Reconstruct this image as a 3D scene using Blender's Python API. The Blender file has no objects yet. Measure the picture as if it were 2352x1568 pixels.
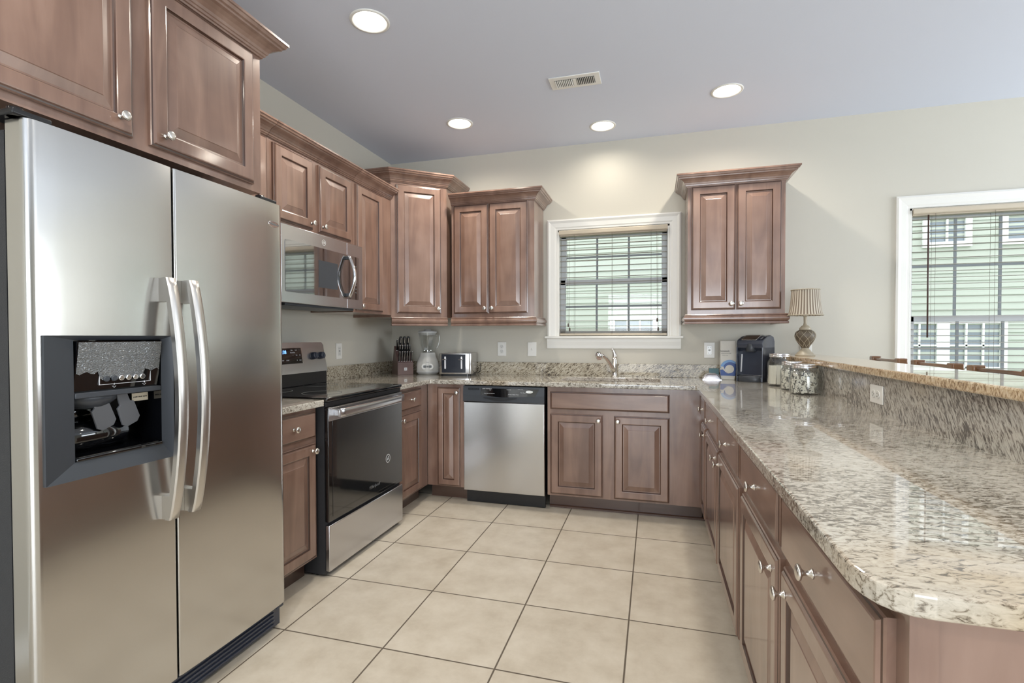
import bpy, bmesh, math, random
from mathutils import Matrix, Vector
random.seed(7)
R = math.radians
PI = math.pi
S = bpy.context.scene
C = S.collection

# ---------------------------------------------------------------- camera, world, lights
CAM_H = 1.2157
F_PX, YAW, PIT, ROLL, CY = 1150.12, R(15.824), R(-0.9726), R(-0.1252), 793.09
cd = bpy.data.cameras.new('camera'); cam = bpy.data.objects.new('camera', cd); C.objects.link(cam)
cd.sensor_width = 36.0; cd.lens = 36.0 * F_PX / 2352.0
cd.shift_y = (CY - 784.0) / 2352.0
cd.clip_start = 0.02; cd.clip_end = 100
_f = Vector((-math.sin(YAW) * math.cos(PIT), math.cos(YAW) * math.cos(PIT), math.sin(PIT)))
_r = Vector((math.cos(YAW), math.sin(YAW), 0)); _u = _r.cross(_f)
_r2 = _r * math.cos(ROLL) + _u * math.sin(ROLL); _u2 = _u * math.cos(ROLL) - _r * math.sin(ROLL)
cam.matrix_world = Matrix(((_r2.x, _u2.x, -_f.x, 0), (_r2.y, _u2.y, -_f.y, 0), (_r2.z, _u2.z, -_f.z, CAM_H), (0, 0, 0, 1)))
S.camera = cam

S.view_settings.view_transform = 'Standard'; S.view_settings.look = 'None'
S.view_settings.gamma = 1.0; S.view_settings.use_curve_mapping = False
S.view_settings.exposure = 0.40

w = bpy.data.worlds.new('sky'); S.world = w; w.use_nodes = True
bg = w.node_tree.nodes['Background']; bg.inputs[0].default_value = (0.86, 0.93, 1.0, 1); bg.inputs[1].default_value = 2.6

def area(name, loc, rot, sx, sy, power, col):
    l = bpy.data.lights.new(name, 'AREA'); l.shape = 'RECTANGLE'; l.size = sx; l.size_y = sy
    l.energy = power; l.color = col
    o = bpy.data.objects.new(name, l); C.objects.link(o); o.location = loc; o.rotation_euler = rot
    return o
# daylight lamp at unseen patio doors behind the camera; the side lamp is added fill
area('patio_daylight', (.6, -4.35, 1.2), (R(97), 0, 0), 3.4, 2.1, 112, (0.86, 0.93, 1.0))
area('side_fill', (5.05, 2.3, 1.4), (R(100), 0, R(90)), 2.8, 1.5, 75, (0.86, 0.93, 1.0))  # unseen lamp added on the right to brighten the left wall
# ---------------------------------------------------------------- room constants
XL, YB, ZC = -2.275, 4.057, 2.765
XR, YF = 5.2, -4.5
CT, CTH = 0.902, 0.032
ZBAR = 1.089

# ---------------------------------------------------------------- materials
def srgb(r, g, b):
    def f(c):
        c /= 255.0
        return c / 12.92 if c <= 0.04045 else ((c + 0.055) / 1.055) ** 2.4
    return (f(r), f(g), f(b), 1)

def newmat(name):
    m = bpy.data.materials.new(name); m.use_nodes = True
    nt = m.node_tree; b = nt.nodes['Principled BSDF']
    return m, nt, b

def plain(name, col, rough=0.5, metal=0.0, coat=0.0, emit=None, es=0.0, bump=0.0, bscale=60):
    m, nt, b = newmat(name)
    b.inputs['Base Color'].default_value = col; b.inputs['Roughness'].default_value = rough
    b.inputs['Metallic'].default_value = metal
    b.inputs['Coat Weight'].default_value = coat; b.inputs['Coat Roughness'].default_value = 0.08
    if emit: b.inputs['Emission Color'].default_value = emit; b.inputs['Emission Strength'].default_value = es
    # slight procedural variation in roughness
    n = nt.nodes.new('ShaderNodeTexNoise'); n.inputs['Scale'].default_value = 35
    tc = nt.nodes.new('ShaderNodeTexCoord'); nt.links.new(tc.outputs['Object'], n.inputs['Vector'])
    mr = nt.nodes.new('ShaderNodeMapRange'); mr.inputs[3].default_value = max(0, rough - 0.04); mr.inputs[4].default_value = min(1, rough + 0.04)
    nt.links.new(n.outputs[0], mr.inputs[0]); nt.links.new(mr.outputs[0], b.inputs['Roughness'])
    if bump:
        n2 = nt.nodes.new('ShaderNodeTexNoise'); n2.inputs['Scale'].default_value = bscale; n2.inputs['Detail'].default_value = 4
        nt.links.new(tc.outputs['Object'], n2.inputs['Vector'])
        bp = nt.nodes.new('ShaderNodeBump'); bp.inputs['Strength'].default_value = bump; bp.inputs['Distance'].default_value = 0.002
        nt.links.new(n2.outputs[0], bp.inputs['Height']); nt.links.new(bp.outputs[0], b.inputs['Normal'])
    return m

def ramp(nt, stops):
    r = nt.nodes.new('ShaderNodeValToRGB'); e = r.color_ramp.elements
    e[0].position, e[0].color = stops[0]; e[1].position, e[1].color = stops[-1]
    for p, c in stops[1:-1]:
        x = e.new(p); x.color = c
    return r

def wood(name, c1, c2, c3, rough=0.33, horiz=False):
    m, nt, b = newmat(name); L = nt.links.new
    tc = nt.nodes.new('ShaderNodeTexCoord'); oi = nt.nodes.new('ShaderNodeObjectInfo')
    ad = nt.nodes.new('ShaderNodeVectorMath'); ad.operation = 'ADD'
    sc = nt.nodes.new('ShaderNodeVectorMath'); sc.operation = 'SCALE'; sc.inputs['Scale'].default_value = 7.0
    cb = nt.nodes.new('ShaderNodeCombineXYZ')
    for i in range(3): L(oi.outputs['Random'], cb.inputs[i])
    L(cb.outputs[0], sc.inputs[0]); L(tc.outputs['Object'], ad.inputs[0]); L(sc.outputs[0], ad.inputs[1])
    mp = nt.nodes.new('ShaderNodeMapping'); mp.inputs['Scale'].default_value = (1.2, 9, 9) if horiz else (9, 9, 1.2)
    L(ad.outputs[0], mp.inputs[0])
    n = nt.nodes.new('ShaderNodeTexNoise'); n.inputs['Scale'].default_value = 1.3; n.inputs['Detail'].default_value = 7; n.inputs['Distortion'].default_value = 0.9
    L(mp.outputs[0], n.inputs['Vector'])
    n2 = nt.nodes.new('ShaderNodeTexNoise'); n2.inputs['Scale'].default_value = 3.2; n2.inputs['Detail'].default_value = 3
    L(ad.outputs[0], n2.inputs['Vector'])
    mx = nt.nodes.new('ShaderNodeMix'); mx.data_type = 'FLOAT'; mx.inputs[0].default_value = 0.5
    L(n.outputs[0], mx.inputs[2]); L(n2.outputs[0], mx.inputs[3])
    r = ramp(nt, [(0.32, c1), (0.5, c2), (0.68, c3)]); L(mx.outputs[0], r.inputs[0]); L(r.outputs[0], b.inputs['Base Color'])
    n3 = nt.nodes.new('ShaderNodeTexNoise'); n3.inputs['Scale'].default_value = 26; n3.inputs['Detail'].default_value = 3
    L(mp.outputs[0], n3.inputs['Vector'])
    bp = nt.nodes.new('ShaderNodeBump'); bp.inputs['Strength'].default_value = 0.06; bp.inputs['Distance'].default_value = 0.001
    L(n3.outputs[0], bp.inputs['Height']); L(bp.outputs[0], b.inputs['Normal'])
    b.inputs['Roughness'].default_value = rough; b.inputs['Coat Weight'].default_value = 0.9; b.inputs['Coat Roughness'].default_value = 0.12
    return m

def granite(name, cols, streak=(26, 26, 95), rot=(0, R(28), 0), rough=0.16, coat=1.6):
    m, nt, b = newmat(name); L = nt.links.new
    g = nt.nodes.new('ShaderNodeNewGeometry')
    mp = nt.nodes.new('ShaderNodeMapping'); mp.vector_type = 'TEXTURE'; mp.inputs['Rotation'].default_value = rot; mp.inputs['Scale'].default_value = [1.0 / k for k in streak]
    L(g.outputs['Position'], mp.inputs[0])
    n = nt.nodes.new('ShaderNodeTexNoise'); n.inputs['Scale'].default_value = 1.0; n.inputs['Detail'].default_value = 5; n.inputs['Roughness'].default_value = 0.62; n.inputs['Distortion'].default_value = 1.1
    L(mp.outputs[0], n.inputs['Vector'])
    n2 = nt.nodes.new('ShaderNodeTexNoise'); n2.inputs['Scale'].default_value = 3.0; n2.inputs['Detail'].default_value = 3
    L(g.outputs['Position'], n2.inputs['Vector'])
    ma = nt.nodes.new('ShaderNodeMath'); ma.operation = 'MULTIPLY_ADD'; ma.inputs[1].default_value = 0.3; L(n2.outputs[0], ma.inputs[0]); L(n.outputs[0], ma.inputs[2])
    r = ramp(nt, [(0.52, cols[0]), (0.585, cols[1]), (0.65, cols[2]), (0.82, cols[3])]); L(ma.outputs[0], r.inputs[0])
    # warm rust clouds
    n3 = nt.nodes.new('ShaderNodeTexNoise'); n3.inputs['Scale'].default_value = 1.6; n3.inputs['Detail'].default_value = 4
    L(g.outputs['Position'], n3.inputs['Vector'])
    r3 = ramp(nt, [(0.56, (0, 0, 0, 1)), (0.72, (1, 1, 1, 1))]); L(n3.outputs[0], r3.inputs[0])
    mx = nt.nodes.new('ShaderNodeMix'); mx.data_type = 'RGBA'; mx.blend_type = 'MULTIPLY'
    L(r3.outputs[0], mx.inputs[0]); L(r.outputs[0], mx.inputs[6]); mx.inputs[7].default_value = (0.86, 0.72, 0.55, 1)
    L(mx.outputs[2], b.inputs['Base Color'])
    b.inputs['Roughness'].default_value = rough; b.inputs['Coat Weight'].default_value = 0.8; b.inputs['Coat Roughness'].default_value = 0.015; b.inputs['Specular IOR Level'].default_value = 0.2; b.inputs['Coat IOR'].default_value = coat
    return m

def steel(name, col, rough, wavy=0.0, axis='z', aniso=0.0):
    m, nt, b = newmat(name); L = nt.links.new
    b.inputs['Base Color'].default_value = col; b.inputs['Metallic'].default_value = 1.0; b.inputs['Roughness'].default_value = rough
    tc = nt.nodes.new('ShaderNodeTexCoord')
    mp = nt.nodes.new('ShaderNodeMapping'); mp.inputs['Scale'].default_value = (600, 600, 3) if axis == 'z' else (3, 600, 600)
    L(tc.outputs['Object'], mp.inputs[0])
    n = nt.nodes.new('ShaderNodeTexNoise'); n.inputs['Scale'].default_value = 1.0; n.inputs['Detail'].default_value = 2
    L(mp.outputs[0], n.inputs['Vector'])
    mr = nt.nodes.new('ShaderNodeMapRange'); mr.inputs[3].default_value = rough - 0.015; mr.inputs[4].default_value = rough + 0.02
    L(n.outputs[0], mr.inputs[0]); L(mr.outputs[0], b.inputs['Roughness'])
    bp = nt.nodes.new('ShaderNodeBump'); bp.inputs['Strength'].default_value = 0.01; bp.inputs['Distance'].default_value = 0.0002
    L(n.outputs[0], bp.inputs['Height'])
    last = bp
    if wavy:
        mp2 = nt.nodes.new('ShaderNodeMapping'); mp2.inputs['Scale'].default_value = (0.8, 0.8, 9.0); L(tc.outputs['Object'], mp2.inputs[0])
        n2 = nt.nodes.new('ShaderNodeTexNoise'); n2.inputs['Scale'].default_value = 1.0; n2.inputs['Detail'].default_value = 1.2
        L(mp2.outputs[0], n2.inputs['Vector'])
        b2 = nt.nodes.new('ShaderNodeBump'); b2.inputs['Strength'].default_value = wavy; b2.inputs['Distance'].default_value = 0.01
        L(n2.outputs[0], b2.inputs['Height']); L(bp.outputs[0], b2.inputs['Normal']); last = b2
    L(last.outputs[0], b.inputs['Normal'])
    if aniso:
        b.inputs['Anisotropic'].default_value = aniso
        tg = nt.nodes.new('ShaderNodeTangent'); tg.direction_type = 'RADIAL'; tg.axis = 'Z'; L(tg.outputs[0], b.inputs['Tangent'])
    return m

def glass(name, tint=(0.9, 0.93, 0.93, 1), refl=1.0, rough=0.0):
    m = bpy.data.materials.new(name); m.use_nodes = True; nt = m.node_tree; nt.nodes.clear(); L = nt.links.new
    o = nt.nodes.new('ShaderNodeOutputMaterial'); mx = nt.nodes.new('ShaderNodeMixShader')
    t = nt.nodes.new('ShaderNodeBsdfTransparent'); t.inputs[0].default_value = tint
    g = nt.nodes.new('ShaderNodeBsdfGlossy'); g.inputs['Roughness'].default_value = rough; g.inputs[0].default_value = (refl, refl, refl, 1)
    lw = nt.nodes.new('ShaderNodeLayerWeight'); lw.inputs[0].default_value = 0.5
    pw = nt.nodes.new('ShaderNodeMath'); pw.operation = 'POWER'; pw.inputs[1].default_value = 4.0; L(lw.outputs['Facing'], pw.inputs[0])
    f = nt.nodes.new('ShaderNodeMath'); f.operation = 'MULTIPLY_ADD'; f.inputs[1].default_value = 0.7; f.inputs[2].default_value = 0.06; L(pw.outputs[0], f.inputs[0])
    n = nt.nodes.new('ShaderNodeTexNoise'); n.inputs['Scale'].default_value = 9
    bp = nt.nodes.new('ShaderNodeBump'); bp.inputs['Strength'].default_value = 0.03; bp.inputs['Distance'].default_value = 0.002
    L(n.outputs[0], bp.inputs['Height']); L(bp.outputs[0], g.inputs['Normal'])
    L(f.outputs[0], mx.inputs[0]); L(t.outputs[0], mx.inputs[1]); L(g.outputs[0], mx.inputs[2]); L(mx.outputs[0], o.inputs[0])
    return m

M = {}
M['wood'] = wood('glazed_maple', srgb(104, 78, 66), srgb(130, 102, 88), srgb(152, 124, 109))
M['woodh'] = wood('glazed_maple_across', srgb(104, 78, 66), srgb(130, 102, 88), srgb(152, 124, 109), horiz=True)
M['glaze'] = wood('dark_glaze', srgb(52, 30, 20), srgb(64, 38, 26), srgb(78, 48, 34), rough=0.4)
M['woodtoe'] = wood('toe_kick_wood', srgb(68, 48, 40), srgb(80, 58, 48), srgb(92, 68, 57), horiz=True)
M['paint'] = plain('wall_paint', srgb(201, 197, 185), 0.75, bump=0.12, bscale=300)
M['ceil'] = plain('ceiling_paint_sky_tint', srgb(214, 220, 234), 0.8, bump=0.12, bscale=200)  # blue of bounced daylight put into the white ceiling colour
M['trim'] = plain('white_trim_paint', srgb(232, 231, 225), 0.4)
M['white'] = plain('white_plastic', srgb(232, 231, 226), 0.35)
M['whitegloss'] = plain('white_gloss_plastic', srgb(222, 222, 218), 0.2, coat=0.3)
M['black'] = plain('black_plastic', srgb(22, 23, 26), 0.3)
M['slot'] = plain('dark_slot', srgb(40, 38, 36), 0.6)
M['blackglass'] = plain('black_glass', srgb(9, 10, 13), 0.04, coat=1.0)
M['toastpanel'] = plain('dark_slate_panel', srgb(30, 34, 44), 0.22); M['mwglass'] = plain('mirror_black_glass', srgb(10, 11, 14), 0.03, coat=1.0); M['mwglass'].node_tree.nodes['Principled BSDF'].inputs['IOR'].default_value = 4.0
M['ovenglass'] = plain('oven_glass', srgb(20, 21, 23), 0.05, coat=1.0)
M['charcoal'] = plain('charcoal_plastic', srgb(58, 62, 68), 0.38)
M['paddle'] = plain('grey_paddle_plastic', srgb(96, 98, 102), 0.45)
M['slate'] = plain('slate_blue_plastic', srgb(52, 58, 72), 0.3, coat=0.3)
M['darkbody'] = plain('textured_black_steel', srgb(48, 49, 52), 0.55, bump=0.5, bscale=350)
M['steel'] = steel('brushed_steel_fridge', (0.60, 0.59, 0.57, 1), 0.20, wavy=0.05)
M['steel2'] = steel('brushed_steel', (0.56, 0.55, 0.54, 1), 0.22)
M['steelh'] = steel('brushed_steel_horizontal', (0.60, 0.60, 0.62, 1), 0.24, axis='x')
M['handle'] = plain('satin_handle', (0.66, 0.64, 0.61, 1), 0.30, metal=1.0)
M['nickel'] = plain('satin_nickel', (0.74, 0.71, 0.67, 1), 0.26, metal=1.0)
M['chrome'] = plain('chrome', (0.85, 0.85, 0.86, 1), 0.1, metal=1.0)
M['granite'] = granite('granite', [srgb(88, 80, 70), srgb(142, 134, 121), srgb(188, 183, 172), srgb(206, 202, 192)], (50, 105, 110), (0, 0, R(12)))
M['granitev'] = granite('granite_splash', [srgb(58, 48, 38), srgb(120, 108, 90), srgb(178, 168, 148), srgb(204, 198, 182)], (34, 90, 120), (0, R(-36), R(0)), 0.25, 1.3)
M['granitep'] = granite('granite_knee', [srgb(84, 76, 70), srgb(132, 124, 116), srgb(176, 170, 160), srgb(200, 195, 186)], (90, 30, 110), (R(58), 0, 0), 0.2, 1.35)
M['graniteb'] = granite('granite_bar_edge', [srgb(128, 100, 70), srgb(176, 148, 114), srgb(208, 184, 150), srgb(224, 208, 182)], (140, 110, 50), (0, 0, R(10)))
M['blind'] = plain('blind_slat_backlit', srgb(158, 152, 143), 0.5)  # white slats toned darker, backlit shade put into the colour
M['valance'] = plain('beige_valance', srgb(196, 184, 164), 0.5)
M['cord'] = plain('blind_cord', srgb(120, 112, 102), 0.7)
M['darkwood'] = plain('dark_wood_wand', srgb(66, 42, 36), 0.4)
M['stoolwood'] = wood('stool_wood', srgb(84, 54, 30), srgb(110, 74, 44), srgb(132, 92, 58))
M['bulb'] = plain('lamp_lens', (1, 1, 1, 1), 0.5, emit=(1.0, 0.93, 0.80, 1), es=7.0)
M['pane'] = glass('window_glass', (0.98, 0.99, 0.99, 1), 0.5)
M['jar'] = glass('jar_glass', (0.975, 0.985, 0.985, 1), 1.0)
M['label'] = plain('cream_label', srgb(226, 214, 190), 0.6)
M['display'] = plain('blue_display', (0.02, 0.04, 0.1, 1), 0.3, emit=(0.15, 0.35, 1.0, 1), es=2.2)
M['printing'] = plain('white_printing', srgb(220, 222, 226), 0.5)
M['greyprint'] = plain('grey_printing', srgb(110, 112, 112), 0.5)
M['blackprint'] = plain('black_printing', srgb(28, 28, 30), 0.5)
M['box'] = plain('box_card', srgb(214, 210, 200), 0.5)
M['blue1'] = plain('light_blue_ink', srgb(112, 156, 206), 0.4)
M['blue2'] = plain('dark_blue_ink', srgb(34, 72, 142), 0.4)
M['teal'] = plain('teal_card', srgb(88, 124, 132), 0.4)
M['blockwood'] = wood('knife_block_wood', srgb(92, 72, 70), srgb(108, 86, 83), srgb(122, 98, 94), rough=0.5)
M['foil'] = plain('crinkled_foil', (0.8, 0.8, 0.84, 1), 0.22, metal=0.75, bump=1.0, bscale=70)
M['lampbase'] = plain('bronze_resin', srgb(92, 82, 68), 0.45)
M['lamprib'] = plain('pale_bronze', srgb(168, 158, 138), 0.4)
M['grass'] = plain('lawn', srgb(96, 120, 72), 0.9)
M['sashgrey'] = plain('vinyl_sash', srgb(205, 207, 208), 0.4)
M['muntin'] = plain('grille_bar', srgb(150, 156, 160), 0.5)
M['sidewin'] = plain('house_window_glass', srgb(120, 128, 134), 0.1)

def floor_mat():
    m, nt, b = newmat('ceramic_tile'); L = nt.links.new
    g = nt.nodes.new('ShaderNodeNewGeometry'); mp = nt.nodes.new('ShaderNodeMapping')
    T = 0.4585
    mp.inputs['Location'].default_value = (1.4759 / T, -1.7265 / T, 0); mp.inputs['Scale'].default_value = (1 / T, 1 / T, 1 / T)
    L(g.outputs['Position'], mp.inputs[0])
    sp = nt.nodes.new('ShaderNodeSeparateXYZ'); L(mp.outputs[0], sp.inputs[0])
    ds = []
    for i in range(2):
        fr = nt.nodes.new('ShaderNodeMath'); fr.operation = 'PINGPONG'; fr.inputs[1].default_value = 0.5
        ab = nt.nodes.new('ShaderNodeMath'); ab.operation = 'ADD'; ab.inputs[1].default_value = 100.0
        L(sp.outputs[i], ab.inputs[0]); L(ab.outputs[0], fr.inputs[0]); ds.append(fr)
    mn = nt.nodes.new('ShaderNodeMath'); mn.operation = 'MINIMUM'; L(ds[0].outputs[0], mn.inputs[0]); L(ds[1].outputs[0], mn.inputs[1])
    gr = nt.nodes.new('ShaderNodeMapRange'); gr.inputs[1].default_value = 0.0045; gr.inputs[2].default_value = 0.0095; L(mn.outputs[0], gr.inputs[0])
    n = nt.nodes.new('ShaderNodeTexNoise'); n.inputs['Scale'].default_value = 7; n.inputs['Detail'].default_value = 8; n.inputs['Roughness'].default_value = 0.65
    L(g.outputs['Position'], n.inputs['Vector'])
    # per tile tone
    fl = nt.nodes.new('ShaderNodeVectorMath'); fl.operation = 'FLOOR'; L(mp.outputs[0], fl.inputs[0])
    wn = nt.nodes.new('ShaderNodeTexWhiteNoise'); L(fl.outputs[0], wn.inputs['Vector'])
    ma = nt.nodes.new('ShaderNodeMath'); ma.operation = 'MULTIPLY_ADD'; ma.inputs[1].default_value = 0.10; L(wn.outputs[0], ma.inputs[0]); L(n.outputs[0], ma.inputs[2])
    r = ramp(nt, [(0.36, srgb(184, 174, 157)), (0.53, srgb(196, 187, 171)), (0.72, srgb(206, 198, 183))]); L(ma.outputs[0], r.inputs[0])
    mx = nt.nodes.new('ShaderNodeMix'); mx.data_type = 'RGBA'; L(gr.outputs[0], mx.inputs[0]); mx.inputs[6].default_value = srgb(92, 82, 70); L(r.outputs[0], mx.inputs[7])
    L(mx.outputs[2], b.inputs['Base Color'])
    rr = nt.nodes.new('ShaderNodeMapRange'); rr.inputs[3].default_value = 0.85; rr.inputs[4].default_value = 0.38; L(gr.outputs[0], rr.inputs[0]); L(rr.outputs[0], b.inputs['Roughness'])
    bp = nt.nodes.new('ShaderNodeBump'); bp.inputs['Strength'].default_value = 0.5; bp.inputs['Distance'].default_value = 0.002
    L(gr.outputs[0], bp.inputs['Height']); L(bp.outputs[0], b.inputs['Normal'])
    return m
M['floor'] = floor_mat()

def striped(name, c1, c2, n_):
    m, nt, b = newmat(name); L = nt.links.new
    tc = nt.nodes.new('ShaderNodeTexCoord'); sp = nt.nodes.new('ShaderNodeSeparateXYZ'); L(tc.outputs['Object'], sp.inputs[0])
    at = nt.nodes.new('ShaderNodeMath'); at.operation = 'ARCTAN2'; L(sp.outputs[1], at.inputs[0]); L(sp.outputs[0], at.inputs[1])
    mu = nt.nodes.new('ShaderNodeMath'); mu.operation = 'MULTIPLY'; mu.inputs[1].default_value = n_; L(at.outputs[0], mu.inputs[0])
    si = nt.nodes.new('ShaderNodeMath'); si.operation = 'SINE'; L(mu.outputs[0], si.inputs[0])
    mr = nt.nodes.new('ShaderNodeMapRange'); mr.inputs[1].default_value = -0.4; mr.inputs[2].default_value = 0.4; L(si.outputs[0], mr.inputs[0])
    mx = nt.nodes.new('ShaderNodeMix'); mx.data_type = 'RGBA'; L(mr.outputs[0], mx.inputs[0]); mx.inputs[6].default_value = c1; mx.inputs[7].default_value = c2
    L(mx.outputs[2], b.inputs['Base Color']); b.inputs['Roughness'].default_value = 0.8
    return m
M['shade'] = striped('pleated_fabric', srgb(120, 106, 92), srgb(192, 184, 168), 34)

def siding_mat():
    m, nt, b = newmat('vinyl_siding'); L = nt.links.new
    n = nt.nodes.new('ShaderNodeTexNoise'); n.inputs['Scale'].default_value = 3
    r = ramp(nt, [(0.3, srgb(170, 173, 158)), (0.7, srgb(180, 184, 170))]); L(n.outputs[0], r.inputs[0]); L(r.outputs[0], b.inputs['Base Color'])
    b.inputs['Roughness'].default_value = 0.6
    return m
M['siding'] = siding_mat()

def packet_mat():
    m, nt, b = newmat('printed_paper'); L = nt.links.new
    tc = nt.nodes.new('ShaderNodeTexCoord'); oi = nt.nodes.new('ShaderNodeObjectInfo')
    sc = nt.nodes.new('ShaderNodeVectorMath'); sc.operation = 'ADD'; L(tc.outputs['Object'], sc.inputs[0])
    cb = nt.nodes.new('ShaderNodeCombineXYZ')
    for i in range(3): L(oi.outputs['Random'], cb.inputs[i])
    L(cb.outputs[0], sc.inputs[1])
    n = nt.nodes.new('ShaderNodeTexNoise'); n.inputs['Scale'].default_value = 120; n.inputs['Detail'].default_value = 1
    L(sc.outputs[0], n.inputs['Vector'])
    r = ramp(nt, [(0.54, srgb(226, 222, 208)), (0.60, srgb(150, 148, 142)), (0.66, srgb(60, 60, 60))]); L(n.outputs[0], r.inputs[0]); L(r.outputs[0], b.inputs['Base Color'])
    return m
M['packet'] = packet_mat()
M['pouch'] = plain('white_pouch_paper', srgb(224, 220, 206), 0.6, bump=0.4, bscale=40)

# ---------------------------------------------------------------- geometry helpers
def I4(): return Matrix.Identity(4)

def box(bm, x0, x1, y0, y1, z0, z1, mi=0, bev=0.0, seg=2, mat=None):
    r = bmesh.ops.create_cube(bm, size=1.0)
    vs = r['verts']
    for v in vs:
        v.co = Vector((x0 + (v.co.x + .5) * (x1 - x0), y0 + (v.co.y + .5) * (y1 - y0), z0 + (v.co.z + .5) * (z1 - z0)))
    fs = set()
    for v in vs: fs.update(v.link_faces)
    for f in fs: f.material_index = mi
    if bev > 0:
        es = set()
        for v in vs: es.update(v.link_edges)
        rr = bmesh.ops.bevel(bm, geom=list(es), offset=bev, segments=seg, affect='EDGES', profile=0.5)
        for f in rr['faces']: f.material_index = mi; f.smooth = True
        vs = list({v for f in rr['faces'] for v in f.verts} | {v for v in vs if v.is_valid})
    if mat is not None:
        for v in vs:
            if v.is_valid: v.co = mat @ v.co
    return vs

def prism(bm, pts, a0, a1, mi=0, axis='z', smooth=False):
    """extrude 2D polygon pts; axis z: (x,y)->z ; axis y: (x,z) -> y ; axis x: (y,z) -> x"""
    def P(p, a):
        if axis == 'z': return Vector((p[0], p[1], a))
        if axis == 'y': return Vector((p[0], a, p[1]))
        return Vector((a, p[0], p[1]))
    A = [bm.verts.new(P(p, a0)) for p in pts]; B = [bm.verts.new(P(p, a1)) for p in pts]
    n = len(pts); fs = [bm.faces.new(A), bm.faces.new(B[::-1])]; fs[0].smooth = False; fs[1].smooth = False
    for i in range(n):
        f = bm.faces.new([A[i], B[i], B[(i + 1) % n], A[(i + 1) % n]]); f.smooth = smooth; fs.append(f)
    for f in fs: f.material_index = mi
    return A + B

def rrect(x0, x1, y0, y1, r, n=5):
    pts = []
    for cx, cy, a0 in ((x1 - r, y1 - r, 0), (x0 + r, y1 - r, 90), (x0 + r, y0 + r, 180), (x1 - r, y0 + r, 270)):
        for i in range(n + 1):
            a = R(a0 + 90 * i / n); pts.append((cx + r * math.cos(a), cy + r * math.sin(a)))
    return pts

def lathe(bm, prof, n=32, mat=None, mi=0, smooth=True, cap=True, sq=None):
    """prof list of (r,z); sq: optional function (angle)->radius factor"""
    rings = []; allv = []
    for r, z in prof:
        ring = []
        for i in range(n):
            a = 2 * PI * i / n; k = sq(a) if sq else 1.0
            v = bm.verts.new(Vector((r * k * math.cos(a), r * k * math.sin(a), z))); ring.append(v); allv.append(v)
        rings.append(ring)
    for j in range(len(rings) - 1):
        for i in range(n):
            f = bm.faces.new([rings[j][i], rings[j][(i + 1) % n], rings[j + 1][(i + 1) % n], rings[j + 1][i]]); f.smooth = smooth; f.material_index = mi
    if cap:
        f = bm.faces.new(rings[0][::-1]); f.material_index = mi
        f = bm.faces.new(rings[-1]); f.material_index = mi
    if mat is not None:
        for v in allv: v.co = mat @ v.co
    return allv

def tube(bm, pts, rad, n=8, mi=0, cap=True, flat=None):
    pts = [Vector(p) for p in pts]; rings = []
    rr = rad if isinstance(rad, (list, tuple)) else [rad] * len(pts)
    up0 = None
    for i, p in enumerate(pts):
        t = (pts[min(i + 1, len(pts) - 1)] - pts[max(i - 1, 0)]).normalized()
        if up0 is None:
            up0 = Vector((0, 0, 1)) if abs(t.z) < 0.9 else Vector((1, 0, 0))
        s = t.cross(up0).normalized(); u = s.cross(t).normalized(); up0 = u
        ring = []
        for k in range(n):
            a = 2 * PI * k / n
            ring.append(bm.verts.new(p + s * math.cos(a) * rr[i] * (flat or 1.0) + u * math.sin(a) * rr[i]))
        rings.append(ring)
    for j in range(len(rings) - 1):
        for k in range(n):
            f = bm.faces.new([rings[j][k], rings[j][(k + 1) % n], rings[j + 1][(k + 1) % n], rings[j + 1][k]]); f.smooth = True; f.material_index = mi
    if cap:
        bm.faces.new(rings[0][::-1]).material_index = mi; bm.faces.new(rings[-1]).material_index = mi

def sweep(bm, prof, path, mi=0, smooth_prof=False):
    """moulding: prof closed polygon of (out, z); path plan polyline, out is to the right of travel"""
    n = len(path); P = [Vector((p[0], p[1])) for p in path]; offs = []
    for i in range(n):
        d0 = (P[i] - P[i - 1]).normalized() if i > 0 else None
        d1 = (P[i + 1] - P[i]).normalized() if i < n - 1 else None
        if d0 is None: d0 = d1
        if d1 is None: d1 = d0
        n0 = Vector((d0.y, -d0.x)); n1 = Vector((d1.y, -d1.x))
        m = (n0 + n1); m = m / m.length_squared * 2 if m.length_squared > 1e-6 else n0
        offs.append(m)
    rings = [[bm.verts.new(Vector((P[i].x + offs[i].x * o, P[i].y + offs[i].y * o, z))) for o, z in prof] for i in range(n)]
    k = len(prof)
    for i in range(n - 1):
        for j in range(k):
            f = bm.faces.new([rings[i][j], rings[i][(j + 1) % k], rings[i + 1][(j + 1) % k], rings[i + 1][j]]); f.material_index = mi
    bm.faces.new(rings[0]).material_index = mi; bm.faces.new(rings[-1][::-1]).material_index = mi

def obj(name, bm, mats, parent=None, loc=None, rotz=None, bevel=0.0, fix=True):
    if fix: bmesh.ops.recalc_face_normals(bm, faces=bm.faces[:])
    me = bpy.data.meshes.new(name); bm.to_mesh(me); bm.free()
    if not isinstance(mats, (list, tuple)): mats = [mats]
    for m in mats: me.materials.append(m)
    o = bpy.data.objects.new(name, me); C.objects.link(o)
    if parent: o.parent = parent
    if loc is not None: o.location = loc
    if rotz is not None: o.rotation_euler = (0, 0, rotz)
    if bevel:
        b = o.modifiers.new('bevel', 'BEVEL'); b.width = bevel; b.segments = 2; b.limit_method = 'ANGLE'; b.angle_limit = R(35)
    return o

def NB(): return bmesh.new()

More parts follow.
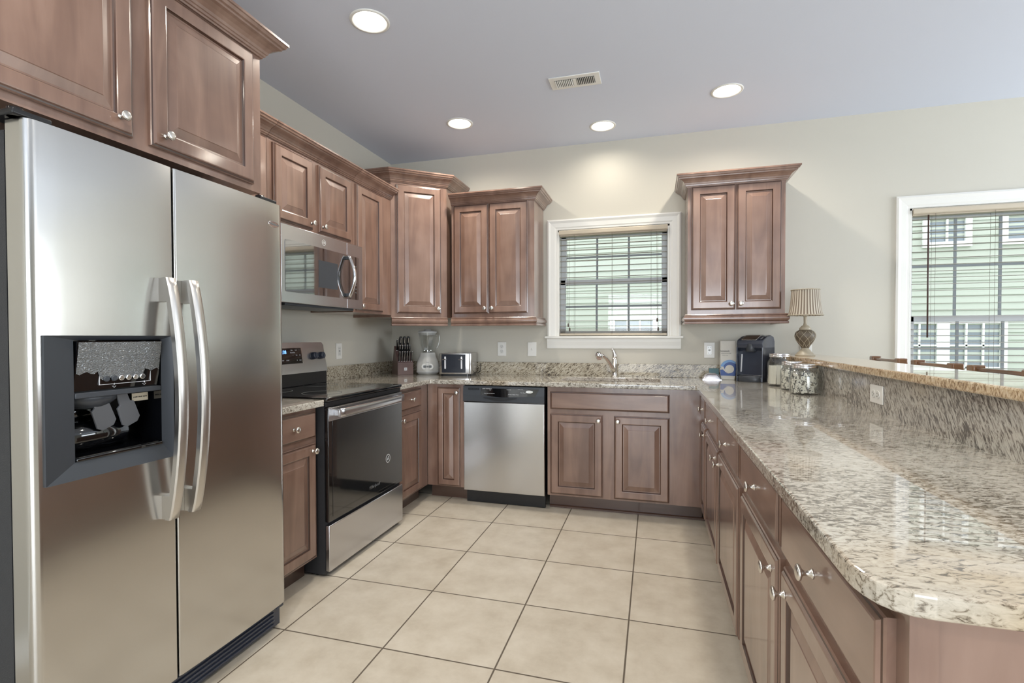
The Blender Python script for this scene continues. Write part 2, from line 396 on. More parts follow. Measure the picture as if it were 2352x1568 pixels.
def cut(o, cutters):
    """boolean-subtract bmesh cutters from object o, baked into its mesh"""
    tmp = []
    for cbm in cutters:
        bmesh.ops.recalc_face_normals(cbm, faces=cbm.faces[:])
        me = bpy.data.meshes.new('cut'); cbm.to_mesh(me); cbm.free()
        c = bpy.data.objects.new('cut', me); C.objects.link(c); c.matrix_world = o.matrix_world if o.parent is None else I4()
        md = o.modifiers.new('b', 'BOOLEAN'); md.operation = 'DIFFERENCE'; md.object = c; md.solver = 'EXACT'; tmp.append(c)
        if o.parent is not None:
            c.parent = o.parent
    dg = bpy.context.evaluated_depsgraph_get(); dg.update()
    me = bpy.data.meshes.new_from_object(o.evaluated_get(dg))
    o.modifiers.clear(); o.data = me
    for c in tmp: bpy.data.objects.remove(c)
    return o

def thing(name, label, cat, loc=(0, 0, 0), rotz=0.0, group=None):
    o = bpy.data.objects.new(name, None); C.objects.link(o); o.empty_display_size = 0.1
    o.location = loc; o.rotation_euler = (0, 0, rotz); o['label'] = label; o['category'] = cat
    if group: o['group'] = group
    return o

def tag(o, label, cat, group=None, kind=None):
    o['label'] = label; o['category'] = cat
    if group: o['group'] = group
    if kind: o['kind'] = kind
    return o

def struct(name, bm, mats, **k):
    o = obj(name, bm, mats, **k); o['kind'] = 'structure'; return o

def text(name, s, size, mat, parent, loc, rot=(R(90), 0, 0), depth=0.0006, align='CENTER', shear=0.0, sx=1.0):
    cu = bpy.data.curves.new(name, 'FONT'); cu.body = s; cu.size = size; cu.extrude = depth; cu.align_x = align; cu.align_y = 'CENTER'; cu.shear = shear
    t = bpy.data.objects.new(name, cu); C.objects.link(t)
    dg = bpy.context.evaluated_depsgraph_get(); dg.update()
    me = bpy.data.meshes.new_from_object(t.evaluated_get(dg)); bpy.data.objects.remove(t)
    me.materials.clear(); me.materials.append(mat)
    o = bpy.data.objects.new(name, me); C.objects.link(o); o.parent = parent; o.location = loc; o.rotation_euler = rot; o.scale = (sx, 1, 1)
    return o

ROT_L, ROT_B, ROT_P = R(90), 0.0, R(-90)     # fronts facing +x, -y, -x

# ---------------------------------------------------------------- room shell
b = NB(); box(b, XL - .15, XR + .15, YF - .15, YB + .14, -.12, 0); struct('floor', b, M['floor'])
LIGHTS = [(-1.345, 2.20), (-1.36, 3.42), (-.366, 3.75), (.44, 3.435), (.35, 1.15), (-1.0, .55), (.1, -.8), (2.6, .9)]  # last four lamps are added out of view to light the floor
b = NB(); box(b, XL - .15, XR + .15, YF - .15, YB + .14, ZC, ZC + .16); ce = struct('ceiling', b, [M['ceil']])
cs = []
for x, y in LIGHTS:
    c = NB(); lathe(c, [(.079, ZC - .05), (.079, ZC + .10)], 40, Matrix.Translation((x, y, 0))); cs.append(c)
cut(ce, cs)
b = NB(); box(b, XL - .15, XL, YF - .15, YB + .14, 0, ZC); struct('wall_left', b, M['paint'])
W1 = (-.757, .112, 1.222, 2.082); W2 = (1.685, 2.555, .62, 2.085)
b = NB(); box(b, XL - .1, XR + .1, YB, YB + .14, 0, ZC); wb = struct('wall_back', b, M['paint'])
cs = []
for x0, x1, z0, z1 in (W1, W2):
    c = NB(); box(c, x0, x1, YB - .1, YB + .3, z0, z1); cs.append(c)
cut(wb, cs)
b = NB(); box(b, XR, XR + .15, YF - .15, YB + .14, 0, ZC); wr = struct('wall_right', b, M['paint'])
c = NB(); box(c, XR - .1, XR + .3, .9, 3.7, .65, 2.15); cut(wr, [c])
b = NB(); box(b, XL - .1, XR + .1, YF - .15, YF, 0, ZC); wf = struct('wall_front', b, M['paint'])
c = NB(); box(c, -1.1, 2.3, YF - .3, YF + .1, .02, 2.15); cut(wf, [c])
b = NB()
for x0, x1 in ((-1.1, -1.02), (.56, .66), (2.22, 2.3)): box(b, x0, x1, YF - .1, YF - .05, .02, 2.15)
box(b, -1.1, 2.3, YF - .1, YF - .05, 2.07, 2.15); box(b, -1.1, 2.3, YF - .1, YF - .05, .02, .12)
d1 = struct('door_1', b, M['trim'])
b = NB(); box(b, 1.25, XR, YB - .014, YB, 0, .09); struct('baseboard_back', b, M['trim'])
b = NB(); box(b, 1.25 - 2.6, XL + .014, YF, YF + .001, 0, .09); b.free()
b = NB(); box(b, XL, XL + .014, YF, .7, 0, .09); struct('baseboard_left', b, M['trim'])
b = NB(); box(b, XR - .014, XR, YF, YB - .015, 0, .09); struct('baseboard_right', b, M['trim'])

# knee wall carrying the raised bar
b = NB(); box(b, .889, 1.0, .76, YB, 0, ZBAR - .034); struct('wall_peninsula', b, M['paint'])

# ---------------------------------------------------------------- windows with casing
CAS = [(0, .0), (.0, .018), (.012, .024), (.030, .017), (.062, .014), (.070, .010), (.082, .010), (.086, .0)]
def casing(win, x0, x1, z0, z1, bottom=False, wd=.09):
    """picture-frame casing with an ogee profile; bm in world coordinates"""
    b = NB(); n = len(CAS)
    rings = []
    def ring(fn):
        return [b.verts.new(fn(d, t)) for d, t in CAS]
    # d measured from the outer edge inward -> here from inner edge outward reversed
    mx = CAS[-1][0]
    def pt(x, z, t): return Vector((x, YB - t, z))
    corners = [lambda d, t: pt(x0 - mx + d, z0, t), lambda d, t: pt(x0 - mx + d, z1 + mx - d, t), lambda d, t: pt(x1 + mx - d, z1 + mx - d, t), lambda d, t: pt(x1 + mx - d, z0, t)]
    rr = [ring(f) for f in corners]
    for i in range(3):
        for j in range(n - 1):
            b.faces.new([rr[i][j], rr[i][j + 1], rr[i + 1][j + 1], rr[i + 1][j]])
    b.faces.new(rr[0]); b.faces.new(rr[-1])
    return obj('casing', b, M['trim'], win)

def window(idx, W, zmeet, cols, low_rows, up_rows):
    x0, x1, z0, z1 = W
    win = bpy.data.objects.new('window_%d' % idx, None); C.objects.link(win); win['kind'] = 'structure'
    casing(win, x0, x1, z0, z1)
    # jamb liner
    b = NB(); t = .012
    box(b, x0, x0 + t, YB - .002, YB + .135, z0, z1); box(b, x1 - t, x1, YB - .002, YB + .135, z0, z1)
    box(b, x0, x1, YB - .002, YB + .135, z1 - t, z1)
    obj('jamb', b, M['trim'], win)
    # stool and apron
    b = NB(); box(b, x0 - .105, x1 + .105, YB - .045, YB + .13, z0 - .02, z0, 0, .006); obj('sill', b, M['trim'], win)
    b = NB(); prism(b, [(YB, z0 - .02), (YB - .022, z0 - .02), (YB - .020, z0 - .045), (YB - .014, z0 - .075), (YB - .012, z0 - .098), (YB - .006, z0 - .104), (YB, z0 - .104)], x0 - .088, x1 + .088, axis='x')
    obj('apron', b, M['trim'], win)
    # sashes
    def sash(name, sy, za, zb, rows, fw=.042):
        b = NB(); xa, xb = x0 + .012, x1 - .012
        box(b, xa, xa + fw, sy, sy + .03, za, zb, 0, .003); box(b, xb - fw, xb, sy, sy + .03, za, zb, 0, .003)
        box(b, xa, xb, sy, sy + .03, za, za + fw, 0, .003); box(b, xa, xb, sy, sy + .03, zb - fw, zb, 0, .003)
        s = obj(name, b, M['sashgrey'], win)
        g = NB(); ga, gb = xa + fw, xb - fw
        for i in range(1, cols):
            xx = ga + (gb - ga) * i / cols; box(g, xx - .008, xx + .008, sy + .008, sy + .016, za + fw, zb - fw)
        for z in rows: box(g, ga, gb, sy + .007, sy + .015, z - .008, z + .008)
        obj('muntins', g, M['muntin'], s)
        p = NB(); box(p, ga - .01, gb + .01, sy + .017, sy + .021, za + fw - .01, zb - fw + .01); obj('pane', p, M['pane'], s)
    sash('lower_sash', YB + .055, z0, zmeet + .02, low_rows)
    sash('upper_sash', YB + .090, zmeet - .02, z1 - .012, up_rows)
    return win
window(1, W1, 1.663, 3, [1.463], [1.87])
window(2, W2, 1.335, 3, [1.13, .9], [1.70])

def blind(W, label, wand_x, wand_z, cords, tassels):
    x0, x1, z0, z1 = W
    t = thing('window_blind', label, 'window blind', ((x0 + x1) / 2, YB + .018, z1), 0)
    hw = (x1 - x0) / 2 - .016; h = z1 - z0
    b = NB(); box(b, -hw, hw, -.022, .028, -.05, -.012, 0, .002); obj('headrail', b, M['valance'], t)
    b = NB(); prism(b, [(-.040, -.042), (-.046, -.036), (-.046, -.012), (-.040, -.005), (-.034, -.005), (-.034, -.042)], -hw - .004, hw + .004, axis='x'); obj('valance', b, M['valance'], t)
    b = NB(); z = -.075; top = z
    while z > -h + .075:
        tilt = R(3)
        m = Matrix.Translation((0, 0, z)) @ Matrix.Rotation(tilt, 4, 'X')
        box(b, -hw, hw, -.024, .024, -.0014, .0014, mat=m); z -= .0440
    for k in range(4): box(b, -hw, hw, -.024, .024, -h + .028 + k * .009, -h + .031 + k * .009)
    obj('slats', b, M['blind'], t)
    b = NB(); box(b, -hw, hw, -.025, .025, -h + .004, -h + .022, 0, .003); obj('bottom_rail', b, M['valance'], t)
    b = NB()
    for cx in cords:
        for yy in (-.0255, .0255): tube(b, [(cx, yy, -.04), (cx, yy, -h + .012)], .0009, 5)
    obj('ladder_cords', b, M['cord'], t)
    if wand_x is not None:
        b = NB(); tube(b, [(wand_x, -.034, -.05), (wand_x, -.036, -wand_z)], .005, 8); obj('tilt_wand', b, M['darkwood'], t)
    for cx, zz in tassels:
        b = NB(); tube(b, [(cx, -.032, -.05), (cx + .004, -.032, -zz)], .0011, 5); c = obj('pull_cord', b, M['cord'], t)
        b = NB(); lathe(b, [(.002, 0), (.005, -.006), (.0065, -.026), (.004, -.03)], 10, Matrix.Translation((cx + .004, -.032, -zz))); obj('tassel', b, M['darkwood'], c)
    return t
blind(W1, 'white horizontal slat blind over the kitchen sink window, slats open', None, 0, (-.30, 0.0, .30), ((-.352, .755), (-.340, .79), (.342, .72), (.350, .79)))
blind(W2, 'white horizontal slat blind with a long dark wand on the dining window', -.335, .88, (-.29, .04, .36), ())

# ---------------------------------------------------------------- neighbour house beyond the windows
HY = 9.0
t = thing('neighbour_house', 'pale yellow-green sided neighbouring house seen through the blinds', 'house', (0, HY, 0))
b = NB(); z = -.6
while z < 6.5:
    prism(b, [(-.018, z), (0, z + .11), (.12, z + .11), (.12, z)], -7, 14, axis='x'); z += .11
obj('siding', b, M['siding'], t)
def house_window(x0, x1, z0, z1, cols=3, rows=4, halves=1):
    b = NB(); f = .08
    box(b, x0 - f, x1 + f, -.05, .01, z0 - f, z0); box(b, x0 - f, x1 + f, -.05, .01, z1, z1 + f)
    box(b, x0 - f, x0, -.05, .01, z0, z1); box(b, x1, x1 + f, -.05, .01, z0, z1)
    for i in range(1, cols): box(b, x0 + (x1 - x0) * i / cols - .012, x0 + (x1 - x0) * i / cols + .012, -.045, -.015, z0, z1)
    for i in range(1, rows): box(b, x0, x1, -.045, -.015, z0 + (z1 - z0) * i / rows - .012, z0 + (z1 - z0) * i / rows + .012)
    fr = obj('window_frame', b, M['trim'], t)
    b = NB(); box(b, x0, x1, -.012, .01, z0, z1); obj('window_glass', b, M['sidewin'], fr)
house_window(3.97, 4.42, 2.62, 4.0, 2, 4); house_window(4.93, 5.55, 2.62, 4.0, 2, 4)
house_window(3.42, 4.08, .1, 1.40, 3, 4); house_window(4.24, 4.86, .1, 1.40, 3, 4)
house_window(-.66, -.02, .1, 1.5, 3, 4)
b = NB(); box(b, -12, 16, YB + .14, 30, -.62, -.6); tag(struct('ground', b, M['grass']), 'lawn between the houses', 'lawn', kind='structure')

# ---------------------------------------------------------------- cabinet parts
def door_bm(w, h, t=.021, slab=False):
    b = NB(); fr = .052 if min(w, h) > .27 else .044
    if slab: rings = [(0, 0, 0), (0, -.011, 0), (.003, -.014, 0), (.0075, -.0150, 1), (.0105, -t + .001, 0), (.014, -t, 0)]
    else:
        rings = [(0, 0, 0), (0, -.011, 0), (.003, -.014, 0), (.0075, -.0150, 1), (.0105, -t + .001, 0), (.014, -t, 0), (fr, -t, 0), (fr + .003, -t + .001, 0), (fr + .005, -t + .006, 1),
                 (fr + .008, -t + .0095, 1), (fr + .013, -t + .0095, 0), (fr + .040, -t + .0025, 0), (fr + .0425, -t + .0012, 0)]
    V = []
    for a, y, mi in rings:
        V.append([b.verts.new(Vector(p)) for p in ((a, y, a), (w - a, y, a), (w - a, y, h - a), (a, y, h - a))])
    for i in range(len(V) - 1):
        mi = 1 if rings[i + 1][2] == 1 else 0
        for j in range(4):
            f = b.faces.new([V[i][j], V[i][(j + 1) % 4], V[i + 1][(j + 1) % 4], V[i + 1][j]]); f.material_index = mi
    b.faces.new(V[-1]); b.faces.new(V[0][::-1])
    return b

KNOB = [(.0095, 0), (.0095, .002), (.0065, .004), (.0048, .010), (.0050, .016), (.009, .019), (.0145, .0215), (.0160, .0245), (.0145, .0275), (.010, .0293), (.004, .030)]
knob_me = None
def knob(parent, x, z):
    global knob_me
    if knob_me is None:
        b = NB(); lathe(b, KNOB, 20, Matrix.Rotation(R(90), 4, 'X'))
        bmesh.ops.recalc_face_normals(b, faces=b.faces[:]); knob_me = bpy.data.meshes.new('knob'); b.to_mesh(knob_me); b.free(); knob_me.materials.append(M['nickel'])
    o = bpy.data.objects.new('knob', knob_me); C.objects.link(o); o.parent = parent; o.location = (x, -.021, z); return o

def add_door(cab, x0, x1, z0, z1, kx=None, kz=None, name='door', slab=False):
    d = obj(name, door_bm(x1 - x0, z1 - z0, slab=slab), [M['woodh'] if slab else M['wood'], M['glaze']], cab)
    d.location = (x0, 0, z0)
    if kx is not None: knob(d, kx - x0, kz - z0)
    return d

def crown_prof(z, s=1.0, hs=1.0):
    P = [(0, 0), (.008, 0), (.010, .006), (.015, .008), (.017, .016), (.021, .018), (.024, .028), (.033, .040), (.047, .049), (.058, .053), (.060, .060), (.068, .063), (.072, .074), (.077, .076), (.077, .086), (0, .086)]
    return [(o * s, z + h * hs) for o, h in P]
def rail_prof(z):
    P = [(-.02, .067), (.014, .067), (.018, .062), (.014, .057), (.021, .052), (.026, .042), (.026, .034), (.021, .024), (.014, .020), (.021, .014), (.022, .004), (.018, 0), (-.02, 0)]
    return [(o, z + h) for o, h in P]

def carcass(cab, w, d, z0, z1, toe=False):
    b = NB()
    if toe:
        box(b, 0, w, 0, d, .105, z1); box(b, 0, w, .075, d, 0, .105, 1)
    else:
        box(b, 0, w, 0, d, z0, z1)
    return obj('carcass', b, [M['wood'], M['woodtoe']], cab)

# ---- upper cabinets on the left wall (front at x = -1.94)
UF = -1.94
def upper_left(y0, y1, z0, z1, label, doors, crown=True):
    cab = thing('wall_cabinet', label, 'cabinet', (UF, y0, 0), ROT_L)
    carcass(cab, y1 - y0, UF - XL - .002, z0, z1)
    for d in doors: add_door(cab, *d)
    b = NB(); sweep(b, crown_prof(2.262, hs=.86), [(0, 0), (y1 - y0, 0)]); obj('crown_moulding', b, M['wood'], cab)
    return cab
upper_left(1.79, 2.172, 1.385, 2.275, 'narrow wall cabinet half hidden between the refrigerator cabinet and the microwave cabinet', [(.02, .365, 1.40, 2.25)])
upper_left(2.174, 2.938, 1.825, 2.275, 'short two-door wall cabinet directly above the microwave', [(.032, .347, 1.845, 2.245, .325, 1.88), (.405, .733, 1.845, 2.245, .43, 1.88)])
upper_left(2.940, 3.444, 1.385, 2.275, 'single-door wall cabinet between the microwave and the tall corner cabinet', [(.030, .362, 1.398, 2.25, .062, 1.43)])

# ---- deep cabinet over the refrigerator
RF = -1.62
cab = thing('refrigerator_cabinet', 'deep two-door cabinet above the steel refrigerator with heavy crown', 'cabinet', (RF, .745, 0), ROT_L)
b = NB(); box(b, 0, 1.035, 0, RF - XL - .002, 1.83, 2.43); obj('carcass', b, M['wood'], cab)
add_door(cab, .035, .48, 1.855, 2.395, .435, 1.905); add_door(cab, .538, .985, 1.855, 2.395, .585, 1.90)
b = NB(); sweep(b, crown_prof(2.405, 1.08, 1.0), [(0, .5), (0, 0), (1.035, 0), (1.035, .30)]); obj('crown_moulding', b, M['wood'], cab)

# ---- diagonal corner cabinet
A = Vector((-1.94, 3.448)); B = Vector((-1.598, 3.727)); ang = math.atan2(B.y - A.y, B.x - A.x); L_ = (B - A).length
cab = thing('corner_cabinet', 'tall diagonal corner wall cabinet with a single long door', 'cabinet', (A.x, A.y, 0), ang)
ci, si = math.cos(-ang), math.sin(-ang)
def loc2(x, y):
    dx, dy = x - A.x, y - A.y; return (dx * ci - dy * si, dx * si + dy * ci)
poly = [loc2(*p) for p in ((XL + .002, 3.448), (A.x, A.y), (B.x, B.y), (B.x, YB - .002), (XL + .002, YB - .002))]
b = NB(); prism(b, poly, 1.37, 2.435); obj('carcass', b, M['wood'], cab)
add_door(cab, .042, L_ - .050, 1.40, 2.39, L_ - .078, 1.44)
path = [loc2(*p) for p in ((XL + .01, 3.448), (A.x, A.y), (B.x, B.y), (B.x, YB - .004))]
b = NB(); sweep(b, crown_prof(2.405), path); obj('crown_moulding', b, M['wood'], cab)
b = NB(); sweep(b, rail_prof(1.303), [path[1], path[2]]); obj('light_rail', b, M['wood'], cab)

# ---- back wall uppers (front at y = 3.727)
BU = 3.727
def upper_back(x0, x1, label, doors, path):
    cab = thing('wall_cabinet', label, 'cabinet', (x0, BU, 0), 0)
    w = x1 - x0; d = YB - BU - .002
    carcass(cab, w, d, 1.37, 2.285)
    for dd in doors: add_door(cab, *dd)
    P = {'r': [(0, 0), (w, 0), (w, d)], 'b': [(0, d), (0, 0), (w, 0), (w, d)]}[path]
    b = NB(); sweep(b, crown_prof(2.256, 1.0, .95), P); obj('crown_moulding', b, M['wood'], cab)
    b = NB(); sweep(b, rail_prof(1.303), P); obj('light_rail', b, M['wood'], cab)
upper_back(-1.555, -.878, 'two-door wall cabinet left of the sink window', [(.022, .312, 1.40, 2.255, .285, 1.44), (.318, .628, 1.40, 2.255, .345, 1.44)], 'r')
upper_back(.226, .843, 'two-door wall cabinet right of the sink window, above the coffee maker', [(.024, .309, 1.40, 2.255, .283, 1.44), (.315, .592, 1.40, 2.255, .342, 1.44)], 'b')

# ---- base cabinets
def base(name, label, loc, rot, w, d, fronts, toe=True):
    cab = thing(name, label, 'cabinet', loc, rot)
    carcass(cab, w, d, 0, CT - CTH - .001, toe=toe)
    for f in fronts: add_door(cab, *f[:6], name=f[6], slab=(f[6] == 'drawer'))
    return cab
LB = -1.64                                           # left run face
LD = LB - XL - .002
base('base_cabinet', 'narrow base cabinet between the refrigerator and the range', (LB, 1.785, 0), ROT_L, .367, LD,
     [(.02, .347, .718, .848, .184, .783, 'drawer'), (.02, .347, .118, .69, .318, .655, 'door')])
base('base_cabinet', 'base cabinet between the range and the inside corner', (LB, 2.945, 0), ROT_L, .497, LD,
     [(.028, .372, .718, .848, .205, .783, 'drawer'), (.028, .372, .118, .69, .062, .655, 'door')])
BF = 3.447; BD = YB - BF - .002
base('base_cabinet', 'slim single-door base cabinet left of the dishwasher', (LB + .001, BF, 0), 0, .298, BD,
     [(.085, .268, .112, .845, .247, .808, 'door')])
base('sink_cabinet', 'two-door sink base cabinet with a wide false drawer front', (-.718, BF, 0), 0, 1.028, BD,
     [(.022, .818, .712, .835, None, None, 'drawer'), (.022, .386, .118, .682, .358, .645, 'door'), (.460, .818, .118, .682, .486, .645, 'door')])
PF = .31; PD = .885 - PF                               # peninsula face
def pen(label, ya, yb, fronts):                        # ya far end, yb near end; local x = ya - y
    fr = []
    for f in fronts:
        x0, x1, z0, z1, kx, kz, nm = f
        fr.append((ya - x0, ya - x1, z0, z1, ya - kx, kz, nm))
    return base('base_cabinet', label, (PF, ya, 0), ROT_P, ya - yb, PD, fr)
DZ = (.702, .842); OZ = (.118, .672)
pen('slim peninsula base cabinet at the inside corner, farthest from the camera', 3.444, 3.128,
    [(3.395, 3.150, *DZ, 3.272, .768, 'drawer'), (3.395, 3.150, *OZ, 3.185, .625, 'door')])
pen('middle peninsula base cabinet with two drawers over two doors', 3.126, 1.915,
    [(3.105, 2.548, *DZ, 2.826, .768, 'drawer'), (2.520, 1.948, *DZ, 2.234, .768, 'drawer'), (3.105, 2.548, *OZ, 2.602, .625, 'door'), (2.520, 1.948, *OZ, 2.468, .625, 'door')])
pc = pen('nearest peninsula base cabinet with two wide drawers, by the counter end', 1.913, .745,
    [(1.885, 1.347, *DZ, 1.620, .768, 'drawer'), (1.308, .770, *DZ, 1.055, .768, 'drawer'), (1.885, 1.347, *OZ, 1.400, .625, 'door'), (1.308, .770, *OZ, 1.262, .625, 'door')])
b = NB(); box(b, 1.1685, 1.1745, .03, PD, .0, CT - CTH - .002); box(b, 1.1685, 1.180, -.001, .03, .0, CT - CTH - .002); obj('end_panel', b, M['wood'], pc)

# shoe moulding along the toe kicks
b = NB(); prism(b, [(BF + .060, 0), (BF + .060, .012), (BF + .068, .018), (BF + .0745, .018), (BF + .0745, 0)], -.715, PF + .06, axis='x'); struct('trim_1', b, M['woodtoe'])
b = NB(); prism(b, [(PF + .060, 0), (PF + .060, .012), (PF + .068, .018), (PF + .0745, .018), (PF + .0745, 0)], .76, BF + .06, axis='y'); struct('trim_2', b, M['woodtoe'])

# ---------------------------------------------------------------- countertops
def slab(bm, pts, z0, z1): prism(bm, pts, z0, z1)
cx0 = -1.592
SY = 3.398
arc = [(.2607, .800), (.262, .782), (.267, .762), (.276, .742), (.290, .727), (.308, .719), (.33, .716)]
b = NB(); slab(b, [(XL + .002, 2.940), (cx0, 2.940), (cx0, SY), (.2607, SY)] + arc + [(.8865, .716), (.8865, YB - .002), (XL + .002, YB - .002)], CT - CTH, CT)
ct = tag(obj('countertop', b, M['granite']), 'long speckled granite worktop running round the corner and along the peninsula', 'countertop')
c = NB(); prism(c, rrect(-.655, .045, 3.555, 3.905, .06), CT - .1, CT + .1); cut(ct, [c])
bv = ct.modifiers.new('bevel', 'BEVEL'); bv.width = .005; bv.segments = 3; bv.limit_method = 'ANGLE'; bv.angle_limit = R(50)
b = NB(); box(b, XL + .002, cx0, 1.785, 2.158, CT - CTH, CT); tag(obj('countertop', b, M['granite'], bevel=.004), 'short granite worktop piece between the refrigerator and the range', 'countertop')
b = NB(); box(b, XL + .002, XL + .022, 2.945, YB - .024, CT, CT + .102); tag(obj('backsplash', b, M['granitev'], bevel=.002), 'low granite upstand on the left wall beside the range', 'backsplash')
b = NB(); box(b, XL + .002, .864, YB - .022, YB - .002, CT, CT + .102); tag(obj('backsplash', b, M['granitev'], bevel=.002), 'long low granite upstand along the back wall behind the sink', 'backsplash')
b = NB(); box(b, .866, .8885, .745, YB - .002, CT, ZBAR - .034); tag(obj('backsplash', b, M['granitep']), 'granite slab facing the knee wall under the raised bar', 'backsplash')
b = NB(); box(b, .845, 1.115, .70, YB - .002, ZBAR - .032, ZBAR); tag(obj('raised_counter', b, M['graniteb'], bevel=.006), 'raised granite bar ledge on top of the knee wall', 'countertop')

# sink
t = thing('kitchen_sink', 'undermount steel double sink set in the worktop below the window', 'sink', (-.305, 3.73, CT - CTH))
b = NB(); zb = -.19
for xa, xb in ((-.36, .03), (.06, .36)):
    o_ = rrect(xa, xb, -.185, .185, .05); i_ = rrect(xa + .01, xb - .01, -.175, .175, .045); fl = rrect(xa + .04, xb - .04, -.145, .145, .04)
    V = [[b.verts.new((p[0], p[1], z)) for p in P_] for P_, z in ((o_, -.002), (i_, -.002), (i_, zb + .03), (fl, zb))]
    for q in range(3):
        for j in range(len(o_)):
            f = b.faces.new([V[q][j], V[q][(j + 1) % len(o_)], V[q + 1][(j + 1) % len(o_)], V[q + 1][j]]); f.smooth = q > 0
    b.faces.new(V[3])
obj('bowls', b, M['steel2'], t)
for xx in (-.165, .21):
    b = NB(); lathe(b, [(.045, zb + .001), (.045, zb + .004), (.02, zb + .002)], 24, Matrix.Translation((xx, 0, 0))); obj('drain', b, M['chrome'], t)

# faucet
t = thing('kitchen_faucet', 'brushed nickel single-lever faucet with pull-out spray behind the sink', 'faucet', (-.295, 3.985, CT))
b = NB(); lathe(b, [(.030, 0), (.030, .004), (.027, .007), (.0245, .012), (.022, .03), (.022, .06), (.024, .085), (.0235, .115), (.020, .135), (.019, .15)], 28); obj('body', b, M['nickel'], t)
b = NB(); tube(b, [(-.002, -.005, .035), (-.014, -.025, .07), (-.035, -.050, .115), (-.058, -.085, .150), (-.080, -.118, .170), (-.098, -.140, .176)], [.016, .0175, .016, .0145, .0135, .0135], 14); obj('spout', b, M['nickel'], t)
b = NB(); mt = Matrix.Translation((-.108, -.152, .172)) @ Matrix.Rotation(R(28), 4, 'X') @ Matrix.Rotation(R(-20), 4, 'Y')
lathe(b, [(.010, .026), (.020, .022), (.026, .008), (.027, -.010), (.025, -.028), (.018, -.031)], 22, mt); obj('spray_head', b, M['chrome'], t)
b = NB(); tube(b, [(0, 0, .140), (.001, .002, .165), (-.006, .004, .195), (-.016, .000, .214), (-.024, -.010, .222)], [.019, .0175, .013, .008, .004], 14, flat=.85); obj('lever', b, M['nickel'], t)

# ---------------------------------------------------------------- refrigerator
FR = thing('refrigerator', 'large side-by-side stainless steel refrigerator with ice and water dispenser', 'refrigerator', (-1.48, .822, 0), ROT_L)
FW = .936; FH = 1.757; seam = .430
b = NB(); box(b, .042, FW - .008, .080, .77, .03, 1.735); box(b, .06, FW - .03, .12, .7, .0, .03); fb = obj('cabinet_body', b, M['darkbody'], FR)
c = NB(); box(c, .068, .416, .05, .150, .842, 1.218); cut(fb, [c])
def fdoor(x0, x1, round_left):
    pts = []; t = .072; n = 7
    def bow(x): return .0 - .004 * (1 - ((x - x0) / (x1 - x0) - .5) ** 2 * 4)
    rl = .022 if round_left else .007; rr_ = .007 if round_left else .035
    for i in range(n + 1):
        a = R(180 + 90 * i / n); pts.append((x0 + rl + rl * math.cos(a), rl * 1.0 + rl * math.sin(a)))
    for i in range(1, 12):
        x = x0 + rl + (x1 - x0 - rl - rr_) * i / 12; pts.append((x, bow(x)))
    for i in range(n + 1):
        a = R(270 + 90 * i / n); pts.append((x1 - rr_ + rr_ * math.cos(a), rr_ + rr_ * math.sin(a)))
    pts += [(x1, t), (x0, t)]
    b = NB(); prism(b, pts, .115, FH, smooth=True); b.normal_update()
    for e in b.edges:
        if len(e.link_faces) == 2 and e.calc_face_angle(0) > .6: e.smooth = False
    return b
dl = obj('freezer_door', fdoor(0.040, seam - .003, True), M['steel'], FR)
# dispenser opening
D0, D1, DZ0, DZ1 = .066, .418, .838, 1.222
c = NB(); box(c, D0 + .002, D1 - .002, -.05, .10, DZ0 + .002, DZ1 - .002); cut(dl, [c])
for p_ in dl.data.polygons: p_.use_smooth = abs(p_.normal.z) < .5 and p_.normal.y < -.02 and p_.center.y < .04
dr = obj('fridge_door', fdoor(seam + .003, FW - .004, False), M['steel'], FR)
for d_ in (dl, dr):
    m_ = d_.modifiers.new('wn', 'WEIGHTED_NORMAL'); m_.keep_sharp = True
# dispenser housing: outer bezel, inner recess
dh = NB()
o_ = [(D0, DZ0), (D1, DZ0), (D1, DZ1), (D0, DZ1)]
i_ = [(D0 + .075, DZ0 + .045), (D1 - .032, DZ0 + .045), (D1 - .032, DZ1 - .012), (D0 + .075, DZ1 - .012)]
def ringv(bm, P, y): return [bm.verts.new((p[0], y, p[1])) for p in P]
VV = [ringv(dh, o_, .07), ringv(dh, o_, -.007), ringv(dh, i_, .006), ringv(dh, i_, .145)]
for q in range(3):
    for j in range(4): dh.faces.new([VV[q][j], VV[q][(j + 1) % 4], VV[q + 1][(j + 1) % 4], VV[q + 1][j]]).material_index = 1 if q == 2 else 0
dh.faces.new(VV[3]).material_index = 1
disp = obj('dispenser', dh, [M['charcoal'], M['blackglass']], dl)
xa, xb = i_[0][0], i_[1][0]; za, zb_ = i_[0][1], i_[2][1]
b = NB(); prism(b, [(-.004, zb_ - .004), (.016, zb_ - .145), (.045, zb_ - .145), (.045, zb_ - .004)], xa + .004, xb - .004, axis='x'); obj('control_panel', b, M['blackglass'], dl)
b = NB(); box(b, xa + .002, xb - .002, .004, .046, zb_ - .158, zb_ - .143, 0, .002); obj('panel_trim', b, M['charcoal'], dl)
